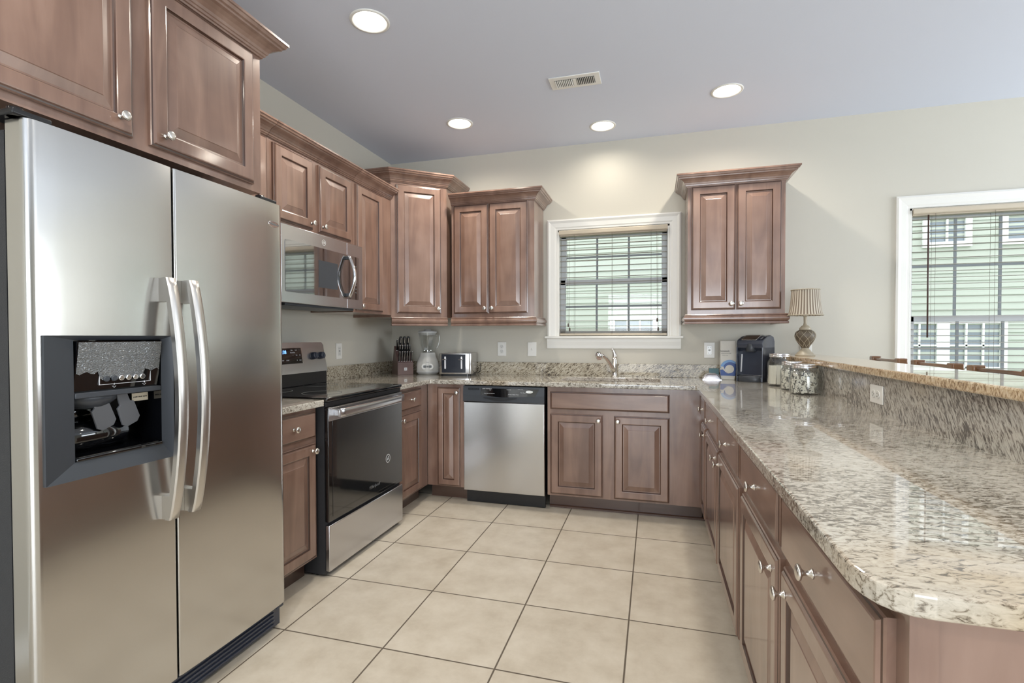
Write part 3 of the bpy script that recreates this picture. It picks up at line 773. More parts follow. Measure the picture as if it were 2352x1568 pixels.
# protective film on upper part of the panel
def film():
    b = NB(); nx, nz = 26, 12; g = []
    for i in range(nx + 1):
        row = []
        for j in range(nz + 1):
            x = xa + .006 + (xb - xa - .012) * i / nx
            e = .020 * (1 if .25 < i / nx < .80 else 0) + .004 * math.sin(i * 1.7)
            z = zb_ - .006 - (.085 + e) * j / nz; y = -.0045 + (zb_ - z) * .142 - .0012 - random.random() * .0016
            row.append(b.verts.new((x, y, z)))
        g.append(row)
    for i in range(nx):
        for j in range(nz):
            f = b.faces.new([g[i][j], g[i + 1][j], g[i + 1][j + 1], g[i][j + 1]]); f.smooth = True
    return b
fm, nt_, b_ = newmat('crinkled_film'); b_.inputs['Base Color'].default_value = srgb(128, 131, 133); b_.inputs['Roughness'].default_value = .12; b_.inputs['Metallic'].default_value = .55
nn = nt_.nodes.new('ShaderNodeTexVoronoi'); nn.inputs['Scale'].default_value = 38; nn.feature = 'SMOOTH_F1'; bb_ = nt_.nodes.new('ShaderNodeBump'); bb_.inputs['Strength'].default_value = .8; bb_.inputs['Distance'].default_value = .004
nt_.links.new(nn.outputs[0], bb_.inputs['Height']); nt_.links.new(bb_.outputs[0], b_.inputs['Normal'])
obj('protective_film', film(), fm, dl, fix=False)
def py(z): return -.004 + (zb_ - .004 - z) * (.020 / .141) - .0016
zk = zb_ - .110
for i in range(6):
    b = NB(); lathe(b, [(.0082, -.001), (.0082, .003), (.006, .004)], 16, Matrix.Translation((xa + .085 + .0205 * i, py(zk), zk)) @ Matrix.Rotation(R(90), 4, 'X')); obj('dispenser_button', b, M['chrome'] if i > 1 else M['charcoal'], dl)
b = NB(); zz = zk - .016; yy = py(zz) - .0002
box(b, xa + .066, xa + .214, yy, yy + .0006, zz - .0006, zz + .0006); box(b, xa + .066, xa + .0672, py(zk) - .0003, py(zk) + .0022, zz, zk + .014); box(b, xa + .2128, xa + .214, py(zk) - .0003, py(zk) + .0022, zz, zk + .014)
obj('panel_outline', b, M['printing'], dl)
for i, xx in enumerate((xa + .108, xa + .196)):
    b = NB(); zz = zb_ - .137
    for s in (-1, 1): tube(b, [(xx, py(zz) - .0004, zz), (xx + s * .005, py(zz + .005) - .0004, zz + .005)], .0006, 4)
    if i: lathe(b, [(.0005, .0035), (.0022, -.001), (.001, -.0026)], 8, Matrix.Translation((xx, py(zz + .010) - .0004, zz + .0095)))
    else: tube(b, [(xx - .002, py(zz) - .001, zz + .007), (xx + .002, py(zz) - .001, zz + .009), (xx - .0015, py(zz) - .001, zz + .011), (xx + .002, py(zz) - .001, zz + .013)], .0006, 4)
    obj('dispenser_symbol', b, M['printing'], dl)
# inside the recess: ice chute, paddles, curved back, tray
b = NB(); lathe(b, [(.058, 0), (.054, -.02), (.035, -.038), (.010, -.044)], 24, Matrix.Translation((xa + .075, .062, zb_ - .152)) @ Matrix.Diagonal((1.25, .85, 1, 1))); obj('ice_chute', b, M['charcoal'], dl)
for i, xx in enumerate((xa + .080, xa + .150)):
    b = NB(); mt = Matrix.Translation((xx, .034, zb_ - .180)) @ Matrix.Rotation(R(-22), 4, 'Y') @ Matrix.Rotation(R(6), 4, 'X')
    prism(b, [(-.014, .03), (.014, .03), (.016, -.008), (.026, -.014), (.028, -.068), (.016, -.080), (-.016, -.080), (-.028, -.068), (-.026, -.014), (-.016, -.008)], -.003, .003, axis='y')
    for v in b.verts: v.co = mt @ v.co
    obj('paddle', b, M['paddle'], dl, bevel=.001)
b = NB(); mt = Matrix.Translation(((xa + xb) / 2 - .028, .092, za + .054)) @ Matrix.Rotation(R(90), 4, 'Y')
lathe(b, [(.040, -.092), (.046, -.088), (.046, .078), (.036, .088)], 28, mt); lathe(b, [(.024, -.085), (.028, -.080), (.028, .050), (.022, .056)], 20, Matrix.Translation(((xa + xb) / 2 - .028, .108, za + .122)) @ Matrix.Rotation(R(90), 4, 'Y'))
obj('recess_moulding', b, M['blackglass'], dl)
b = NB(); box(b, xa + .001, xb - .001, .0, .143, za, za + .010, 0, .003); 
for i in range(14): box(b, xa + .01, xb - .01, .008 + i * .008, .011 + i * .008, za + .010, za + .012)
obj('drip_tray', b, M['blackglass'], dl)
b = NB(); box(b, xb - .060, xb - .010, .048, .050, zb_ - .188, zb_ - .164); lb = obj('instruction_label', b, M['label'], dl)
text('label_lettering', 'LAMP, MAX. 10 W', .0054, M['blackprint'], dl, (xb - .035, .0476, zb_ - .176))
# handles
def fhandle(par, xc):
    b = NB(); n = 26; z0, z1 = .648, 1.402; hw = .017; th = .016
    prof = []
    for i in range(n + 1):
        u = i / n; z = z0 + (z1 - z0) * u; d = .030 + .046 * (math.sin(PI * u) ** .8 if 0 < u < 1 else 0); prof.append((z, d))
    rows = []
    for z, d in prof:
        y = -d - .004
        rows.append([b.verts.new(p) for p in ((xc - hw, y, z), (xc - hw + .004, y - .004, z), (xc + hw - .004, y - .004, z), (xc + hw, y, z), (xc + hw, y + th, z), (xc - hw, y + th, z))])
    for i in range(n):
        for j in range(6):
            f = b.faces.new([rows[i][j], rows[i][(j + 1) % 6], rows[i + 1][(j + 1) % 6], rows[i + 1][j]]); f.smooth = j in (1,)
    b.faces.new(rows[0]); b.faces.new(rows[-1][::-1])
    h = obj('handle', b, M['handle'], par)
    for za_, zb2 in ((z0, z0 + .075), (z1 - .075, z1)):
        b = NB(); lo = za_ == z0
        pts = [(.0, za_), (-.030 if lo else -.062, za_), (-.066 if lo else -.030, zb2), (.0, zb2)]
        box(b, xc - hw + .003, xc + hw - .003, -.036, -.001, za_ + .001, zb2 - .001); obj('handle_mount', b, M['handle'], h)
fhandle(dl, seam - .040); fhandle(dr, seam + .040)
for xx in (.05, FW - .09):
    b = NB(); box(b, xx - .03, xx + .055, .01, .11, FH + .002, FH + .018, 0, .004); lathe(b, [(.016, 0), (.016, .022)], 16, Matrix.Translation((xx - .01, .035, FH + .002))); obj('hinge_cover', b, M['black'], FR)
b = NB(); box(b, .012, FW - .012, .035, .12, .012, .108, 0, .003)
for i in range(5): box(b, .03, FW - .05, .028, .036, .024 + i * .016, .031 + i * .016, 0, .002)
box(b, FW - .045, FW - .008, .018, .06, .088, .112, 0, .004)
obj('toe_grille', b, M['slate'], FR)
# badge
bx, bz = FW - .068, 1.672
b = NB(); lathe(b, [(.030, 0), (.030, .0015), (.027, .003)], 32, Matrix.Translation((bx, -.0005, bz)) @ Matrix.Rotation(R(90), 4, 'X') @ Matrix.Diagonal((1, .42, 1, 1))); bd = obj('badge', b, M['chrome'], dr)
text('badge_lettering', 'Whirlpool', .0115, M['greyprint'], bd, (bx, -.0040, bz), shear=.35)

# ---------------------------------------------------------------- range
RG = thing('electric_range', 'freestanding electric range with black glass oven door and glass cooktop', 'stove', (-1.60, 2.163, 0), ROT_L)
RW = .772
b = NB(); box(b, 0, RW, .0, .655, .012, .895); obj('body', b, M['darkbody'], RG)
for xx in (.03, RW - .05):
    for yy in (.06, .58):
        b = NB(); lathe(b, [(.018, 0), (.018, .01), (.008, .012), (.008, .05)], 14, Matrix.Translation((xx, yy, 0))); obj('levelling_foot', b, M['black'], RG)
b = NB(); box(b, -.003, RW + .003, -.022, .62, .890, .912, 0, .006); cook = obj('cooktop', b, M['blackglass'], RG)
for (bx_, by_, br_) in ((.19, .15, .105), (.58, .15, .085), (.19, .45, .085), (.58, .45, .105)):
    b = NB(); lathe(b, [(br_, .9122), (br_, .9126), (br_ - .003, .9126), (br_ - .003, .9122)], 40, Matrix.Translation((bx_, by_, 0)), cap=False); obj('burner_ring', b, M['greyprint'], cook)
b = NB(); box(b, .001, RW - .001, -.012, .002, .862, .888, 0, .002); obj('vent_strip', b, M['black'], RG)
b = NB(); box(b, .003, RW - .003, -.024, -.001, .278, .862, 0, .004); od = obj('oven_door', b, M['blackglass'], RG)
b = NB(); box(b, .006, RW - .006, -.0265, -.0235, .792, .858, 0, .001); obj('door_band', b, M['steelh'], od)
b = NB(); box(b, .035, RW - .035, -.0258, -.0238, .300, .790, 0, .001); obj('window_glass', b, M['ovenglass'], od)
b = NB(); hb = []
for i in range(17):
    u = i / 16; x = .05 + (RW - .10) * u; y = -.062 - .012 * math.sin(PI * u)
    hb.append([b.verts.new(p) for p in ((x, y + .014, .812), (x, y, .808), (x, y - .004, .815), (x, y - .004, .845), (x, y, .852), (x, y + .014, .848))])
for i in range(16):
    for j in range(6):
        f = b.faces.new([hb[i][j], hb[i][(j + 1) % 6], hb[i + 1][(j + 1) % 6], hb[i + 1][j]]); f.smooth = True
b.faces.new(hb[0]); b.faces.new(hb[-1][::-1])
oh = obj('handle', b, M['steelh'], od)
for xx in (.055, RW - .055):
    b = NB(); box(b, xx - .008, xx + .022 if xx < .2 else xx + .008, -.060, -.0255, .814, .846, 0, .003); obj('handle_mount', b, M['steelh'], oh)
b = NB(); box(b, .003, RW - .003, -.026, -.001, .028, .262, 0, .004); obj('storage_drawer', b, M['steelh'], RG)
# round sticker and script logo on the glass
sx_, sz_ = .585, .470
b = NB(); lathe(b, [(.026, 0), (.026, .0005), (.0225, .0005), (.0225, 0)], 32, Matrix.Translation((sx_, -.0259, sz_)) @ Matrix.Rotation(R(90), 4, 'X'), cap=False)
tube(b, [(sx_ - .006, -.0264, sz_ - .010), (sx_ + .002, -.0264, sz_ - .002), (sx_ - .003, -.0264, sz_ + .004), (sx_ + .006, -.0264, sz_ + .012)], .0022, 5); tube(b, [(sx_ - .010, -.0264, sz_ - .005), (sx_ - .003, -.0264, sz_ + .001)], .0018, 5)
obj('round_sticker', b, M['printing'], od)
text('logo_lettering', 'Whirlpool', .027, M['chrome'], od, (.428, -.0262, .345), shear=.35)
# backguard
b = NB(); prism(b, [(.530, .912), (.530, 1.00), (.537, 1.005), (.555, 1.165), (.568, 1.182), (.600, 1.182), (.622, 1.160), (.655, .912)], .02, RW - .02, axis='x'); bgd = obj('backguard', b, M['black'], RG, bevel=.003)
b = NB()
vp = [(.018, .992), (RW - .018, .992), (RW - .030, 1.168), (RW - .045, 1.184), (.045, 1.184), (.030, 1.168)]
VA = [b.verts.new((x, .524 + (z - .992) * .16, z)) for x, z in vp]; VB_ = [b.verts.new((x, .575 + (z - .992) * .05, z)) for x, z in vp]
b.faces.new(VA); b.faces.new(VB_[::-1])
for j in range(6): b.faces.new([VA[j], VA[(j + 1) % 6], VB_[(j + 1) % 6], VB_[j]])
gp = obj('control_panel', b, M['steelh'], bgd)
def gy(z): return .524 + (z - .992) * .16
b = NB(); mt = Matrix.Translation((0, gy(1.10) - .001, 1.10)) @ Matrix.Rotation(R(-9), 4, 'X')
box(b, .23, .515, -.001, .002, -.047, .050, mat=mt); obj('display_screen', b, M['blackglass'], bgd)
b = NB(); box(b, .515, .520, -.002, .002, -.047, .050, mat=mt); box(b, .226, .520, -.002, .002, .050, .053, mat=mt); obj('screen_frame', b, M['chrome'], bgd)
text('clock_digits', '11:38', .030, M['display'], bgd, (.348, gy(1.125) - .003, 1.125), rot=(R(81), 0, 0))
rows = [(.43, 1.137, 'Bake'), (.468, 1.137, 'Broil'), (.497, 1.137, '+'), (.436, 1.122, 'SteamClean'), (.436, 1.105, '<'), (.468, 1.105, '5 6'), (.497, 1.105, '7 8'), (.345, 1.076, 'OFF'), (.385, 1.076, 'START'), (.468, 1.074, '0'), (.497, 1.074, 'Lock')]
for i, (xx, zz, s_) in enumerate(rows): text('button_lettering', s_, .009, M['printing'], bgd, (xx, gy(zz) - .003, zz), rot=(R(81), 0, 0))
for xx in (.085, .150, .622, .700):
    b = NB(); mt = Matrix.Translation((xx, gy(1.095), 1.095)) @ Matrix.Rotation(R(81), 4, 'X')
    lathe(b, [(.025, -.001), (.025, .006), (.022, .020), (.021, .026), (.018, .028)], 24, mt); box(b, -.004, .004, -.020, .020, .026, .032, 0, .002, mat=mt); obj('burner_knob', b, M['slate'], bgd)

# ---------------------------------------------------------------- microwave
MW = thing('microwave_oven', 'over-the-range stainless microwave with a curved vertical handle', 'microwave', (-1.862, 2.180, 1.400), ROT_L)
ww, mh = .755, .412
b = NB(); box(b, .0, ww, .022, XL * -1 - 1.862 - .004, .006, mh - .004); obj('body', b, M['darkbody'], MW)
b = NB(); box(b, .0, ww, .0, .024, .0, mh, 0, .003); fp = obj('front_frame', b, M['steelh'], MW)
b = NB(); prism(b, rrect(.028, ww - .045, .058, mh - .078, .012), -.002, .004, axis='y'); dg = obj('door_glass', b, M['mwglass'], MW)
b = NB(); prism(b, rrect(.300, .480, .105, mh - .150, .004), -.0028, -.0018, axis='y'); obj('cooking_window', b, M['charcoal'], dg)
b = NB(); box(b, .582, .5845, -.0015, .001, .0, .056); box(b, .582, .5845, -.0015, .001, mh - .076, mh); obj('door_gap', b, M['chrome'], fp)
b = NB(); n = 20; rows_ = []
for i in range(n + 1):
    u = i / n; z = .066 + .262 * u; y = -.020 - .040 * math.sin(PI * u); 
    rows_.append([b.verts.new(p) for p in ((.562, y + .004, z), (.566, y - .004, z), (.578, y - .008, z), (.590, y - .004, z), (.594, y + .004, z), (.578, y + .008, z))])
for i in range(n):
    for j in range(6):
        f = b.faces.new([rows_[i][j], rows_[i][(j + 1) % 6], rows_[i + 1][(j + 1) % 6], rows_[i + 1][j]]); f.smooth = True
b.faces.new(rows_[0]); b.faces.new(rows_[-1][::-1])
mhd = obj('handle', b, M['chrome'], MW)
for zz in (.072, .304):
    b = NB(); box(b, .564, .592, -.026, -.001, zz, zz + .020, 0, .002); obj('handle_mount', b, M['charcoal'], mhd)
b = NB(); lathe(b, [(.017, 0), (.017, .0006), (.0150, .0006), (.0150, 0)], 28, Matrix.Translation((.352, -.0005, mh - .042)) @ Matrix.Rotation(R(90), 4, 'X'), cap=False); lg = obj('round_logo', b, M['whitegloss'], MW)
text('logo_lettering', 'GE', .018, M['whitegloss'], lg, (.352, -.0008, mh - .042), shear=.3)
for i in range(8):
    text('key_lettering', ['123', '456', '789', '0', 'Start', 'Stop', 'Cook', 'Vent'][i], .010, M['greyprint'], dg, (.672, -.0030, mh - .14 - i * .024))
b = NB(); box(b, .06, ww - .06, .03, .30, -.012, .006, 0, .003); obj('grease_filter', b, M['charcoal'], MW)

# ---------------------------------------------------------------- dishwasher
DWR = thing('dishwasher', 'stainless steel dishwasher with black control panel left of the sink cabinet', 'dishwasher', (-1.339, BF - .030, 0), 0)
dw = .607
b = NB(); box(b, .006, dw - .006, .03, .58, .09, .862); obj('tub', b, M['black'], DWR)
b = NB(); box(b, .002, dw - .002, .0, .03, .098, .745, 0, .004); obj('door_panel', b, M['steel2'], DWR)
b = NB(); prism(b, [(-.010, .752), (-.012, .80), (-.004, .862), (.03, .862), (.03, .747), (-.002, .747)], .002, dw - .002, axis='x'); cp = obj('control_panel', b, M['charcoal'], DWR)
def cy_(z): return -.0125 + max(0, z - .80) * .13
b = NB(); prism(b, [(.145, .848), (.57, .848), (.54, .798), (.30, .785), (.135, .797)], -.015, -.004, axis='y'); obj('display_strip', b, M['blackglass'], DWR)
b = NB(); prism(b, [(.16 + .20 * i / 14 * 1.0 + .0, .778 - .020 * math.sin(PI * i / 14)) for i in range(15)] + [(.36, .782), (.16, .782)], -.0175, -.006, axis='y')
for v in b.verts: v.co.x = .16 + (v.co.x - .16) * 1.25
obj('pocket_handle', b, M['black'], DWR)
b = NB()
for i in range(14): box(b, .042 + i * .0062, .045 + i * .0062, -.0125, -.006, .832, .848)
obj('vent_grille', b, M['black'], DWR)
b = NB(); lathe(b, [(.027, 0), (.027, .002), (.024, .003)], 28, Matrix.Translation((.500, -.0145, .830)) @ Matrix.Rotation(R(90), 4, 'X') @ Matrix.Diagonal((1, .38, 1, 1))); bd = obj('badge', b, M['chrome'], DWR)
text('badge_lettering', 'Whirlpool', .0105, M['greyprint'], bd, (.500, -.0180, .830), shear=.3)
for s_, xx, zz, sz in (('QUIET PARTNER II', .188, .845, .0085), ('Cycles', .212, .836, .005), ('Heavy Normal Light Rinse', .205, .812, .0075), ('Options  Dry', .350, .841, .006), ('Washing  Clean', .435, .845, .006), ('Hi Temp  Heated  4 Hour', .385, .808, .0075), ('Start  Cancel', .455, .822, .007)):
    text('panel_lettering', s_, sz, M['printing'], DWR, (xx, -.0155, zz))
b = NB(); box(b, .01, dw - .005, .045, .06, .004, .094); obj('kick_plate', b, M['black'], DWR)

# ---------------------------------------------------------------- outlets and switches
def plate(name, label, cat, loc, rot, kind, w=.074, h=.118, horiz=False):
    t = thing(name, label, cat, loc, rot)
    if horiz: w, h = h, w
    b = NB(); box(b, -w / 2, w / 2, -.006, -.0005, -h / 2, h / 2, 0, .0025); obj('cover_plate', b, M['white'], t)
    if kind == 'duplex':
        for s in (-1, 1):
            ox, oz = (s * .0205, 0) if horiz else (0, s * .0205)
            b = NB(); lathe(b, [(.0165, 0), (.0165, .002), (.0155, .0026)], 24, Matrix.Translation((ox, -.0055, oz)) @ Matrix.Rotation(R(90), 4, 'X')); rc = obj('receptacle', b, M['whitegloss'], t)
            b = NB()
            for k in (-1, 1):
                if horiz: box(b, ox - .004 - .004, ox - .0, -.0086, -.0078, k * .006 - .001, k * .006 + .001)
                else: box(b, k * .006 - .001, k * .006 + .001, -.0086, -.0078, oz, oz + .008)
            lathe(b, [(.0024, 0), (.0024, .0006)], 10, Matrix.Translation((ox + (.007 if horiz else 0), -.0081, oz - (0 if horiz else .007))) @ Matrix.Rotation(R(90), 4, 'X')); obj('slots', b, M['slot'], rc)
    elif kind == 'toggle':
        b = NB(); box(b, -.005, .005, -.007, -.005, -.012, .012); prism(b, [(-.006, -.004), (-.006, .006), (-.019, .009), (-.019, .004)], -.004, .004, axis='x'); obj('toggle', b, M['whitegloss'], t)
    else:
        b = NB(); box(b, -.0165, .0165, -.0085, -.005, -.033, .033, 0, .001); r_ = obj('receptacle', b, M['whitegloss'], t)
        b = NB()
        for s in (-1, 1):
            for k in (-1, 1): box(b, k * .006 - .001, k * .006 + .001, -.0092, -.0082, s * .021 - .004, s * .021 + .004)
        box(b, -.007, .007, -.0092, -.0082, -.0055, -.0015); box(b, -.007, .007, -.0092, -.0082, .0015, .0055); obj('slots_and_buttons', b, M['slot'], r_)
    return t
plate('wall_outlet', 'white decorator outlet on the left wall behind the range', 'outlet', (XL, 3.257, 1.112), ROT_L, 'gfci')
plate('wall_outlet', 'white duplex outlet on the back wall right of the toaster', 'outlet', (-1.238, YB, 1.114), 0, 'duplex')
plate('light_switch', 'white toggle switch just left of the sink window', 'light switch', (-.976, YB, 1.113), 0, 'toggle')
plate('wall_outlet', 'white outlet with test buttons on the back wall left of the white coffee bag', 'outlet', (.404, YB, 1.112), 0, 'gfci', w=.076)
plate('wall_outlet', 'white horizontal duplex outlet on the granite under the raised bar', 'outlet', (.866, 2.335, .982), ROT_P, 'duplex', horiz=True)
plate('wall_outlet', 'small white outlet on the back wall partly hidden behind the table lamp', 'outlet', (1.055, YB, 1.150), 0, 'duplex')

# ---------------------------------------------------------------- knife block and knives
TH = R(44)
KB = thing('knife_block', 'slanted grey-brown wooden knife block in the corner of the worktop', 'knife block', (-2.062, 3.846, CT), TH)
kw = .066
b = NB(); prism(b, [(-.10, 0), (-.10, .100), (.012, .240), (.10, 0)], -kw, kw, axis='x'); obj('block', b, M['blockwood'], KB, bevel=.002)
b = NB(); box(b, -.012, .012, -.1012, -.1000, .036, .060); lg = obj('logo_plate', b, M['printing'], KB)
text('logo_lettering', 'H', .017, M['blackprint'], lg, (0, -.1014, .048))
# slope of the top face from (-.10,.100) to (.012,.240)
sl = Vector((0, .112, .140)).normalized(); nrm = Vector((0, -.140, .112)).normalized()
TB = Matrix.Translation((-2.062, 3.846, CT)) @ Matrix.Rotation(TH, 4, 'Z')
def knife_mesh(L, r, big):
    b = NB(); pts = []; rr_ = []
    for u, k in ((0, .8), (.06, 1.0), (.3, .85), (.6, .95), (.85, 1.1), (.97, .95), (1.0, .5)): pts.append((0, .0 + (.006 * math.sin(PI * u) if big else 0), L * u)); rr_.append(r * k)
    tube(b, pts, rr_, 10, flat=.6)
    bmesh.ops.recalc_face_normals(b, faces=b.faces[:]); me = bpy.data.meshes.new('grip'); b.to_mesh(me); b.free(); me.materials.append(M['black'])
    c = NB(); lathe(c, [(r * .7, 0), (r * .75, .004), (r * .5, .007)], 10, Matrix.Translation((0, 0, -.004))); 
    if not big: lathe(c, [(r * .5, 0), (r * .9, .002), (r * .6, .005)], 10, Matrix.Translation((0, 0, L - .002)))
    box(c, -r * .12, r * .12, -r * 1.02, -r * .90, .005, L * .92)
    me2 = bpy.data.meshes.new('bolster'); c.to_mesh(me2); c.free(); me2.materials.append(M['chrome'])
    return me, me2
small = knife_mesh(.082, .0075, False); med = knife_mesh(.095, .0085, False); bigk = knife_mesh(.125, .0125, True)
def knife(mm, lx, s, label, group, name='steak_knife'):
    p0 = Vector((lx, -.10, .100)) + sl * s; ax = (nrm * .72 + Vector((0, .25, .66)) * 1.0).normalized()
    q = Vector((0, 0, 1)).rotation_difference(ax).to_matrix().to_4x4()
    o = bpy.data.objects.new(name, None); C.objects.link(o); o.empty_display_size = .02
    o.matrix_world = TB @ Matrix.Translation(p0 + ax * .0055) @ q; o['label'] = label; o['category'] = 'knife'; o['group'] = group
    for nm, me in (('grip', mm[0]), ('bolster', mm[1])):
        c = bpy.data.objects.new(nm, me); C.objects.link(c); c.parent = o
for i in range(6): knife(small, -.052 + i * .0208, .012, 'black-handled steak knife in the front row of the knife block', 'steak knives in the front row of the block')
for i in range(5): knife(med, -.042 + i * .0208, .065, 'black-handled knife with a steel tip in the second row of the knife block', 'knives in the second row of the block', 'table_knife')
for i, lb_ in enumerate(('left of three large rounded knife handles at the top of the block', 'middle of three large rounded knife handles at the top of the block', 'right of three large rounded knife handles at the top of the block')):
    knife(bigk, -.028 + i * .032, .120, lb_, 'large knives at the top of the block', 'chef_knife')
knife(med, -.052, .125, 'black kitchen shears handle at the upper left of the knife block', 'large knives at the top of the block', 'kitchen_shears')

# ---------------------------------------------------------------- blender
BL = thing('blender', 'white countertop blender with a clear glass jar beside the knife block', 'blender', (-1.846, 3.890, CT), R(24))
sqf = lambda a: 1.0 + .06 * math.cos(4 * a)
b = NB(); lathe(b, [(.072, .0), (.084, .014), (.089, .028), (.0885, .085), (.083, .110), (.066, .150), (.060, .180), (.056, .184)], 36, sq=sqf); bb = obj('motor_base', b, M['whitegloss'], BL)
b = NB(); lathe(b, [(.070, .0), (.086, .014), (.0905, .024), (.0905, .028)], 36, sq=sqf); obj('base_foot', b, M['sashgrey'], BL)
b = NB(); prism(b, rrect(-.048, .048, .045, .093, .022), -.090, -.070, axis='y'); obj('control_surround', b, M['white'], BL)
b = NB(); prism(b, rrect(-.036, .036, .058, .080, .009), -.092, -.080, axis='y'); obj('button_strip', b, M['muntin'], BL)
b = NB()
for i in range(5): box(b, -.030 + i * .0125, -.020 + i * .0125, -.0945, -.091, .061, .077, 0, .001)
obj('speed_buttons', b, M['greyprint'], BL)
text('logo_lettering', 'Oster', .011, M['greyprint'], BL, (0, -.0885, .105), rot=(R(80), 0, 0))
rib = lambda a: 1.0 + .035 * math.cos(8 * a)
b = NB(); lathe(b, [(.046, .184), (.047, .21), (.056, .245), (.068, .30), (.073, .345), (.0735, .352)], 40, cap=False, sq=rib)
lathe(b, [(.043, .186), (.044, .21), (.053, .245), (.065, .30), (.070, .345), (.0735, .352)], 40, cap=False, sq=rib)
obj('glass_jar', b, M['jar'], BL)
b = NB(); tube(b, [(.068, 0, .320), (.090, 0, .332), (.100, 0, .325), (.100, 0, .30), (.094, 0, .26), (.078, 0, .222), (.060, 0, .212)], [.006, .007, .008, .008, .0075, .007, .006], 10); obj('jar_handle', b, M['jar'], BL)
b = NB(); lathe(b, [(.062, .330), (.070, .349), (.079, .352), (.079, .360), (.070, .366), (.030, .370), (.028, .378), (.010, .380)], 36); obj('lid', b, M['sashgrey'], BL)
b = NB(); lathe(b, [(.036, .186), (.038, .196), (.012, .205)], 20); 
for k in range(4): box(b, -.004, .004, .004, .030, .200, .202, mat=Matrix.Rotation(R(90 * k), 4, 'Z') @ Matrix.Translation((0, 0, .0)))
obj('blade_assembly', b, M['chrome'], BL)

# ---------------------------------------------------------------- toaster
TS = thing('toaster', 'four-slice stainless toaster with black front and two levers', 'toaster', (-1.555, 3.862, CT), R(9))
b = NB(); prism(b, rrect(-.136, .136, -.125, .125, .030), .018, .183, smooth=True)
sh = obj('shell', b, M['steel2'], TS)
cs = []
for xx in (-.095, -.040, .040, .095):
    c = NB(); box(c, xx - .013, xx + .013, -.075, .085, .06, .25); cs.append(c)
cut(sh, cs); bvm = sh.modifiers.new('bevel', 'BEVEL'); bvm.width = .008; bvm.segments = 3; bvm.limit_method = 'ANGLE'; bvm.angle_limit = R(60)
b = NB(); prism(b, rrect(-.126, .126, -.118, .118, .03), .0, .0185); obj('base', b, M['black'], TS)
b = NB(); prism(b, rrect(-.108, .086, .028, .174, .004), -.1285, -.110, axis='y'); fp = obj('front_panel', b, M['toastpanel'], TS)
for xx in (-.080, .054):
    b = NB(); prism(b, rrect(xx - .006, xx + .006, .058, .158, .0055), -.1295, -.128, axis='y'); sl_ = obj('lever_slot', b, M['printing'], TS)
    b = NB(); box(b, xx - .020, xx + .010, -.146, -.129, .130, .140, 0, .002); obj('lever', b, M['chrome'], TS)
b = NB(); tube(b, [(.13, .09, .02), (.155, .07, .012), (.175, .03, .030), (.178, .05, .075), (.165, .10, .09)], .003, 8); obj('power_cord', b, M['black'], TS)

# ---------------------------------------------------------------- coffee maker
CM = thing('coffee_maker', 'dark slate single-cup coffee maker turned towards the sink', 'coffee maker', (.690, 3.862, CT), R(-31))
w2, dp, hh = .088, .112, .318
b = NB(); side = [(-dp, 0), (-dp, .035), (-dp + .045, .040), (-dp + .045, .215), (-dp + .006, .235), (-dp, .262), (-dp + .012, .290), (-.03, .314), (.04, .322), (dp - .02, .312), (dp, .28), (dp, 0)]
prism(b, side, -w2, w2, axis='x'); body = obj('body', b, M['slate'], CM, bevel=.006)
b = NB()
for s in (-1, 1):
    box(b, s * w2 - .006 if s > 0 else s * w2, s * w2 if s > 0 else s * w2 + .006, -dp, dp - .004, 0, .24)
obj('side_panels', b, M['slate'], CM, bevel=.003)
b = NB(); lathe(b, [(.030, .205), (.036, .215), (.036, .262), (.030, .268)], 24, Matrix.Translation((0, -dp + .034, 0))); obj('brew_head', b, M['charcoal'], CM)
b = NB(); lathe(b, [(.050, .0), (.052, .004), (.052, .040), (.049, .043)], 32, Matrix.Translation((0, -dp + .012, 0)) @ Matrix.Diagonal((1.5, .8, 1, 1))); obj('drip_tray', b, M['charcoal'], CM)
b = NB(); mt = Matrix.Translation((-w2 + .018, -dp + .036, .065)) @ Matrix.Rotation(R(3), 4, 'Y'); box(b, -.004, .004, -.002, .010, 0, .125, 0, .002, mat=mt); obj('water_level_strip', b, M['printing'], CM)
b = NB(); prism(b, [(-dp + .004, .287), (-.03, .3155), (.02, .3225), (.02, .327), (-.03, .321), (-dp + .002, .292)], -.055, .045, axis='x'); obj('lid', b, M['steelh'], CM, bevel=.002)
for i in range(5):
    b = NB(); lathe(b, [(.004, 0), (.004, .002)], 10, Matrix.Translation((.066, -.085 + i * .019, .296 + i * .0053 - (.002 if i > 2 else 0)))); obj('button', b, M['printing'], CM)

# coffee bag, pouch, teal card
CB = thing('coffee_bag', 'tall white coffee bag with a blue wave beside the coffee maker', 'bag', (.519, 3.945, CT), R(-4))
b = NB(); prism(b, [(-.045, 0), (.045, 0), (.052, .05), (.055, .15), (.052, .283), (-.052, .283), (-.055, .15), (-.052, .05)], -.03, .03, axis='y')
for v in b.verts:
    if v.co.z > .27: v.co.y *= .25
obj('bag', b, M['box'], CB, bevel=.003)
def yb_(z): return -.0306 if z < .15 else -.0306 + (z - .15) / .133 * .0225
def disc_pts(cx, cz, r, a0, a1, n=18): return [(cx + r * math.cos(R(a0 + (a1 - a0) * i / n)), cz + r * math.sin(R(a0 + (a1 - a0) * i / n))) for i in range(n + 1)]
def flatshape(name, pts, y, mat, par):
    b = NB(); prism(b, pts, y - .0006, y + .0006, axis='y'); return obj(name, b, mat, par)
flatshape('blue_field', [(-.050, .030), (.050, .030), (.053, .085), (.053, .110)] + disc_pts(0.012, .085, .050, 35, 150, 12)[::1] + [(-.028, .085), (-.020, .075), (-.052, .072)], -.0309, M['blue2'], CB)
flatshape('light_wave', disc_pts(.010, .082, .062, 45, 178) + disc_pts(.014, .080, .048, 165, 50), -.0322, M['blue1'], CB)
